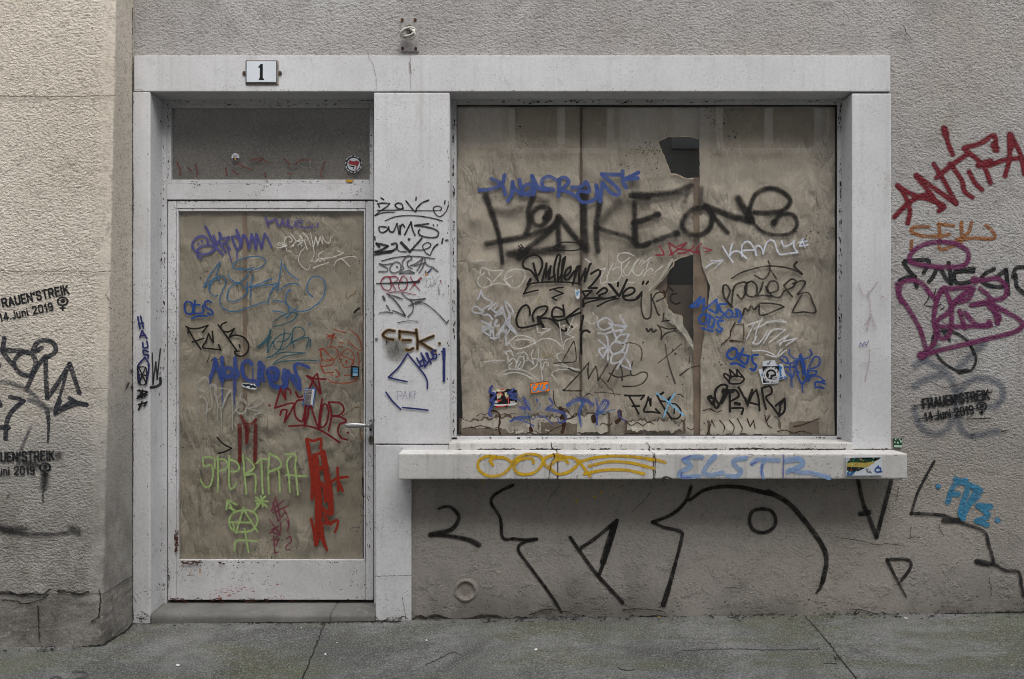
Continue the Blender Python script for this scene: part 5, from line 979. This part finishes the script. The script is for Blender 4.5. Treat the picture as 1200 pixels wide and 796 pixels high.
# ================================================================== stickers and small things
def flat(hexc, k=1.5, rough=.5): return m_plain('sticker_' + hexc.lstrip('#'), rgb(hexc, k), rough, 0, 60, .12)
_fm = {}
def fl(hexc, k=1.05):
    if (hexc, k) not in _fm: _fm[(hexc, k)] = flat(hexc, k)
    return _fm[(hexc, k)]
WHITE, INK = fl('#c9cbcf'), fl('#17171b')
def sticker(name, surf, pts, mat, label, cr='T', off=.004, cat='sticker', thick=.0004):
    o = poly(name, surf, pts, off, mat, None, cr, thick); return th(o, label, cat)
def mark(name, parent, surf, pts, hexc, off=.0048, cr='T'): return poly(name, surf, pts, off, fl(hexc), parent, cr)
def lines(name, parent, surf, groups, hexc, off): return paint(name, None, parent, surf, hexc, groups, .08, 1, .05, .1, base_off=off)
# round red and black flag sticker on the fanlight
s = sticker('round_sticker', 'transom', ell(385, 345, 200, 205, 36), fl('#2b2b2f'), 'round sticker with a red and a black flag on the fanlight', 'A6', .002)
mark('sticker_disc', s, 'transom', ell(390, 355, 150, 150, 32), '#b4bcc2', .0024, 'A6')
lines('lettering', s, 'transom', [('A6', 16, '225 240 245 215;265 195 290 180;320 168 350 160;400 160 440 168;470 185 500 205;205 300 203 340;212 400 225 440;245 475 275 505;310 525 350 538;400 540 440 532;480 515 520 480;545 440 565 400;570 330 565 300')], '#a6a6a6', .0026)
mark('red_flag', s, 'transom', '258 320 300 250 340 275 400 285 450 262 510 285 525 310 500 370 470 430 440 495 425 490 455 400 410 370 340 368 280 350', '#853035', .0030, 'A6')
mark('black_flag', s, 'transom', '260 350 300 385 370 390 415 385 395 450 375 480 365 465 385 420 330 415 290 395', '#101014', .0033, 'A6')
s = sticker('round_sticker', 'transom', ell(397, 343, 21, 21, 24), WHITE, 'tiny white round sticker with a dark rim in the middle of the fanlight', 'T1', .002)
mark('sticker_rim', s, 'transom', '378 350 384 360 397 364 410 360 417 350 408 347 386 347', '#232c4a', .0024, 'T1'); mark('sticker_dot', s, 'transom', '391 350 403 350 401 360 393 360', '#c09028', .0028, 'T1')
lines('lettering', s, 'transom', [('T1', 5, '387 336 407 336;387 342 406 342')], '#8a8a90', .0026)
s = sticker('torn_sticker', 'leaf', '990 466 1038 466 1032 474 1018 480 1004 478 995 473', fl('#b88a22'), 'torn half of a yellow sticker under the round flag sticker', 'T1', .0035)
# white word sticker on the door
s = sticker('label_sticker', 'door', '420 268 430 258 520 268 540 290 532 308 500 308 430 288', WHITE, 'small white label with dark lettering below the blue name on the door', 'D6', .004)
lines('lettering', s, 'door', [('D6', 13, '435 270 460 275 480 274 500 285 530 290;450 280 470 272;490 292 510 278')], '#12222e', .0046)
s = sticker('label_sticker', 'door', '288 232 480 240 432 580 236 560', fl('#1f5da6'), 'white printed label with a blue border on the door', 'K3', .004)
mark('label_print', s, 'door', '295 250 462 258 420 560 258 545', '#b9b6b4', .0046, 'K3')
bm_l = []
rr = random.Random(3)
for i in range(26):
    y = 268 + i * 11; x = 300 - (y - 250) * .12
    bm_l.append(' '.join('%d %d' % (x + k * 28 + rr.uniform(-6, 6), y + rr.uniform(-6, 6)) for k in range(5)))
lines('lettering', s, 'door', [('K3', 5, ';'.join(bm_l))], '#5a5657', .0050)
# black alarm label by the door edge
s = sticker('small_plate', 'door', '735 65 800 68 805 80 802 160 735 160 730 150', INK, 'small black rimmed plate with a blue window at the door edge', 'D7', .006, 'plate', .003)
mark('plate_window', s, 'door', '750 80 794 80 792 150 750 150', '#7fa3b4', .0066, 'D7'); mark('plate_stripe', s, 'door', '750 84 793 84 793 102 750 102', '#2f6f9a', .0070, 'D7'); mark('plate_stripe', s, 'door', '750 110 793 112 792 126 750 124', '#2a6690', .0070, 'D7')
# red, black and cream sticker
s = sticker('rectangular_sticker', 'shop', '60 300 75 260 160 255 330 225 350 240 500 245 535 265 530 340 540 470 500 525 400 530 360 555 290 545 180 570 100 530 70 490 62 420', INK, 'black, cream and red sticker partly overpainted in blue, bottom left', 'S3', .006)
for p, c_ in (('80 268 160 258 170 300 120 330 75 300', '#c2c2c0'), ('165 250 330 228 345 245 310 280 180 285', '#c6bfa6'), ('180 330 235 300 270 340 240 400 190 410', '#b3ac90'), ('320 300 390 300 400 370 360 400 325 360', '#bcb594'), ('415 450 500 445 500 485 420 485', '#b8b8b8'), ('130 450 190 440 200 485 140 490', '#b0b0b0'), ('70 500 200 510 400 500 520 470 540 490 500 525 400 530 300 540 150 535', '#bfbfc0'), ('165 545 215 535 210 565 175 572', '#b01820'), ('420 360 520 360 515 415 430 410', '#27507a')):
    mark('sticker_print', s, 'shop', p, c_, .0066, 'S3')
lines('sticker_print', s, 'shop', [('S3', 14, '195 320 215 310 230 325;200 460 260 430;190 430 215 440;250 300 290 345;350 400 360 395;385 400 390 490;250 250 320 240'), ('S3', 10, '220 545 320 535 380 520')], '#b5463a', .0070)
lines('graffiti_tag', s, 'shop', [('S3', 44, '100 190 70 240 60 290;60 300 140 315 150 350 90 420 70 450;480 245 420 290 380 315;400 320 520 325;130 360 120 480 60 600')], '#2c3678', .0074)
# orange sticker
s = sticker('rectangular_sticker', 'shop', '755 145 1090 95 1115 275 785 325', fl('#3f4648'), 'orange rectangular sticker with blue lettering', 'S3', .006)
mark('sticker_print', s, 'shop', '768 152 1085 107 1108 270 792 314', '#e8791c', .0066, 'S3')
lines('lettering', s, 'shop', [('S3', 22, '850 170 815 175 800 215 815 270 840 285 880 275;930 170 905 220 880 270;890 230 940 220;920 215 930 265;985 160 970 220 965 270 1010 260 1030 255;1075 160 1050 180 1060 210 1080 220 1050 235;1040 190 1080 190')], '#4c7d9c', .0070)
# layered round sticker
s = sticker('layered_sticker', 'shop', '100 275 160 262 160 165 200 155 330 145 350 210 440 195 465 290 490 380 480 405 395 420 380 470 160 485 130 380', fl('#b9bdc4'), 'layered white stickers with a black and white round emblem', 'S4', .006)
mark('sticker_print', s, 'shop', '158 232 390 228 395 440 165 468', '#121214', .0064, 'S4'); mark('sticker_disc', s, 'shop', ell(278, 350, 115, 115, 32), '#b9b9bb', .0068, 'S4'); mark('sticker_disc', s, 'shop', ell(278, 345, 72, 72, 28), '#131315', .0072, 'S4')
mark('sticker_print', s, 'shop', '235 320 270 300 310 310 330 340 290 350 270 350 265 395 240 400 250 350', '#a9a9ab', .0076, 'S4'); mark('sticker_print', s, 'shop', '300 380 395 360 390 440 310 460 290 420', '#aeb0b4', .0077, 'S4')
lines('lettering', s, 'shop', [('S4', 9, '190 290 200 280;210 262 225 255;245 245 260 242;290 242 305 246;330 258 345 270;365 300 370 315;180 350 182 370;195 405 205 418;225 440 245 450;280 455 295 452;225 190 240 200 265 160'), ('S4', 5, '290 400 360 390;300 415 350 410')], '#3a3a3e', .0080)
lines('sticker_print', s, 'shop', [('S4', 18, '375 215 425 255;400 250 415 365;400 400 440 390;150 350 152 355;470 380 490 400')], '#255f9c', .0081)
s = sticker('paper_scrap', 'shop', '98 358 108 358 114 374 124 374 130 356 140 358 138 378 144 402 132 436 118 440 106 420', WHITE, 'small white torn scrap with two ears stuck on the window seam', 'W8', .006, 'sticker')
lines('sticker_print', s, 'shop', [('W8', 6, '110 385 130 375;112 395 135 385;115 405 125 402')], '#5a8fb4', .0066)
# tile mosaic plaque on the sill
s = th(poly('tile_plaque', 'sill', '245 445 580 440 582 612 245 615', .008, fl('#b4bac0', 1.2), None, 'SM', .007), 'white tile plaque with a dark green and yellow mosaic corner on the sill', 'plaque')
mark('tile_rim', s, 'sill', '290 447 570 444 540 470 560 455 355 575 345 562 300 612 250 612 250 500', '#1b3a2c', .0084, 'SM')
for p, c_ in (('250 500 300 490 420 495 520 480 500 500 430 540 250 530', '#a8954a'), ('252 535 420 545 350 575 340 565 330 575 255 570', '#181a22'), ('252 575 325 578 300 612 252 612', '#2e5c98'), ('250 445 290 447 250 498', '#a7adb2')): mark('mosaic_piece', s, 'sill', p, c_, .0088, 'SM')
rr = random.Random(8); gs = {c_: [] for c_ in ('#8a3a24', '#c4c7a8', '#3f9a90', '#5f7f30')}
for i in range(70):
    x = rr.uniform(255, 540); y = rr.uniform(450, 605)
    if (x - 300) / 260 + (y - 447) / 165 < .98: gs[rr.choice(list(gs))].append('%d %d %d %d' % (x, y, x + 4, y + rr.uniform(-3, 3)))
for c_, l_ in gs.items(): lines('mosaic_chip', s, 'sill', [('SM', 7, ';'.join(l_))], c_, .0091)
lines('lettering', s, 'sill', [('SM', 13, '545 525 515 560 530 580 560 575 565 545 540 540;550 580 575 575')], '#2a4a86', .0091); lines('lettering', s, 'sill', [('SM', 7, '430 550 445 580;450 550 440 570 460 585;465 570 480 590')], '#4a4d50', .0091)
# little pixel mosaic
s = th(poly('tile_mosaic', 'wall', '690 268 768 270 765 352 692 350', .008, fl('#1f3a28', 1.5), None, 'SM', .006), 'tiny green and white square tile mosaic just right of the window surround', 'mosaic')
for p in ('700 270 712 270 712 284 700 284', '744 284 768 290 766 306 750 306', '694 296 704 296 704 312 694 312', '720 300 734 300 734 316 720 316', '694 330 765 334 765 352 692 350', '736 272 750 272 748 282 736 282'): mark('mosaic_piece', s, 'wall', p, '#a9c4ae', .0086, 'SM')
# enamel house number
hn = at(307, 99, 0)
np_ = empty('house_number', (hn.x, 0, hn.z), 'white enamel house number plate with a black figure 1 over the door', 'house number')
bm = bmnew(); x0, x1, z0, z1 = X(288), X(326.5), Z(99.6), Z(71)
box(bm, (x0, -.006, z0), (x1, .0, z1), .004, 2); obj('backing', bm, M['plateback'], np_)
bm = bmnew(); box(bm, (x0 + .003, -.0085, z0 + .006), (x1 - .006, -.0061, z1 - .003), .002, 2); obj('rim', bm, M['blue_rim'], np_)
bm = bmnew(); box(bm, (x0 + .0075, -.0105, z0 + .0115), (x1 - .0105, -.0086, z1 - .0075), .0015, 2); obj('plate', bm, M['enamel'], np_)
SURF['plate'] = plane((0, -.0106, 0), (0, -1, 0))
poly('numeral', 'plate', '485 240 525 240 525 490 545 522 550 540 448 540 452 522 468 495 470 312 435 302', .0004, fl('#0d0d10', 1), np_, 'HN')
for px in (286.5, 328.2):
    bm = bmnew(); c = at(px, 86, 0); disc(bm, (c.x, c.z), .010, .012, -.005, .001, 14); t_ = obj('mounting_tab', bm, M['grime'], np_)
    bm = bmnew(); disc(bm, (c.x, c.z), .005, .005, -.0085, -.0052, 10); obj('screw', bm, M['rust'], t_)
# wall plate with a rope ring
c = at(480, 60, WALL_Y)
hk = empty('wall_hook', (c.x, WALL_Y, c.z), 'grey wall plate with a ring of pale rope above the lintel', 'hook')
bm = bmnew(); pbox(bm, 470, 20, 491, 60.5, WALL_Y - .008, WALL_Y + .001, .003); obj('plate', bm, M['plate'], hk)
for px, py in ((471.5, 24.2), (486.8, 24), (472, 57.5), (487.5, 57.8)):
    bm = bmnew(); q = at(px, py, WALL_Y); disc(bm, (q.x, q.z), .008, .008, WALL_Y - .013, WALL_Y - .0075, 12); obj('bolt', bm, M['rust'], hk)
q = at(480, 38, WALL_Y)
bm = bmnew(); disc(bm, (q.x, q.z + .015), .018, .02, WALL_Y - .018, WALL_Y - .0078, 18); obj('eye_base', bm, M['grime'], hk)
bm = bmnew(); tube(bm, [(q.x, WALL_Y - .012, q.z + .012), (q.x, WALL_Y - .045, q.z + .004), (q.x - .004, WALL_Y - .055, q.z - .012), (q.x, WALL_Y - .045, q.z - .022)], .006, 8); smooth(obj('hook', bm, M['iron'], hk))
for k, (rx, rz, tilt, dz) in enumerate(((.039, .021, .22, -.020), (.037, .026, -.2, -.026), (.034, .020, .05, -.018))):
    pts = []
    for i in range(28):
        a = i * 2 * math.pi / 28
        pts.append((q.x + rx * math.cos(a) - .002, WALL_Y - .05 - .012 * math.sin(a * 1 + k), q.z + dz + rz * math.sin(a) + tilt * rx * math.cos(a)))
    bm = bmnew(); tube(bm, pts, .0058, 7, True); smooth(obj('rope_ring', bm, M['rope'], hk))
# litter, weeds
LG = 'tiny white paper scraps on the pavement'
def ground_at(px, py): return P('ground', px, py)
LB = ['paper scrap on the pavement just below the neighbour corner', 'paper scrap on the pavement below the doorstep joint', 'tiny pale scrap on the pavement near the slab joint', 'tiny pale scrap on the pavement below the pilaster foot', 'pale scrap on the pavement under the low figure 2', 'white scrap on the pavement under the sill middle', 'pale scrap on the pavement below the small black triangle', 'tiny scrap on the pavement right of the doorstep end']
for i, (px, py, s_) in enumerate(((208, 781, .011), (353, 737, .007), (381, 768, .006), (395, 755, .006), (500, 752, .008), (628, 763, .009), (1062, 726, .010), (583, 737, .006))):
    p = ground_at(px, py); rr = random.Random(i); bm = bmnew(); n = 7
    top = [bm.verts.new((p.x + s_ * rr.uniform(.5, 1.1) * math.cos(k * 2 * math.pi / n), p.y + s_ * rr.uniform(.6, 1.3) * math.sin(k * 2 * math.pi / n), gz(p.x) + .003 + rr.uniform(0, .006))) for k in range(n)]
    f = bm.faces.new(top); r_ = bmesh.ops.extrude_face_region(bm, geom=[f]); 
    for v in [v for v in r_['geom'] if isinstance(v, bmesh.types.BMVert)]: v.co.z += .0012
    bmesh.ops.recalc_face_normals(bm, faces=bm.faces[:])
    o = obj('paper_scrap', bm, M['scrap']); tag(o, ('white ' if s_ > .012 and i != 4 and i != 6 else '') + LB[i], 'litter', LG)
def weed(px, py, n, h, label, seed):
    p = ground_at(px, py); rr = random.Random(seed)
    e = empty('weed', (p.x, p.y, gz(p.x)), label, 'weed')
    bm = bmnew(); bs = bmnew()
    for k in range(n):
        a = rr.uniform(0, 6.28); l = h * rr.uniform(.5, 1); t = Vector((math.cos(a) * .7, -abs(math.sin(a)) * .5, rr.uniform(.5, 1.1))).normalized()
        b = Vector((p.x + rr.uniform(-.012, .012), p.y - .004, gz(p.x))); m_ = b + t * l
        tube(bs, [b, b.lerp(m_, .5) + Vector((0, 0, .004)), m_], [.0011, .0009, .0006], 5)
        for q in range(3):
            c_ = b.lerp(m_, .55 + .22 * q); s_ = Vector((rr.uniform(-1, 1), -rr.uniform(.2, 1), rr.uniform(.1, .9))).normalized(); w_ = s_.cross(Vector((.3, .4, 1))).normalized(); L = l * .42
            v = [bm.verts.new(c_), bm.verts.new(c_ + s_ * L * .5 + w_ * L * .25), bm.verts.new(c_ + s_ * L), bm.verts.new(c_ + s_ * L * .5 - w_ * L * .25)]
            bm.faces.new(v)
    obj('stem', bs, M['leafgreen'], e); obj('leaf', bm, M['leafgreen'], e)
weed(862, 725, 9, .040, 'small green weed in the gap at the foot of the low wall', 4)
weed(981, 773, 12, .020, 'mossy green tuft in the pavement crack at lower right', 9)

# ------------------------------------------------------------------ put the origin of every one-mesh thing at its own base
for o in list(COL.objects):
    if o.type == 'MESH' and o.parent is None and o.get('label'):
        cs = [v.co for v in o.data.vertices]
        b = Vector(((min(c.x for c in cs) + max(c.x for c in cs)) / 2, (min(c.y for c in cs) + max(c.y for c in cs)) / 2, min(c.z for c in cs)))
        o.data.transform(Matrix.Translation(-b)); o.location = b
        for ch in o.children: ch.matrix_parent_inverse = Matrix.Translation(-b)
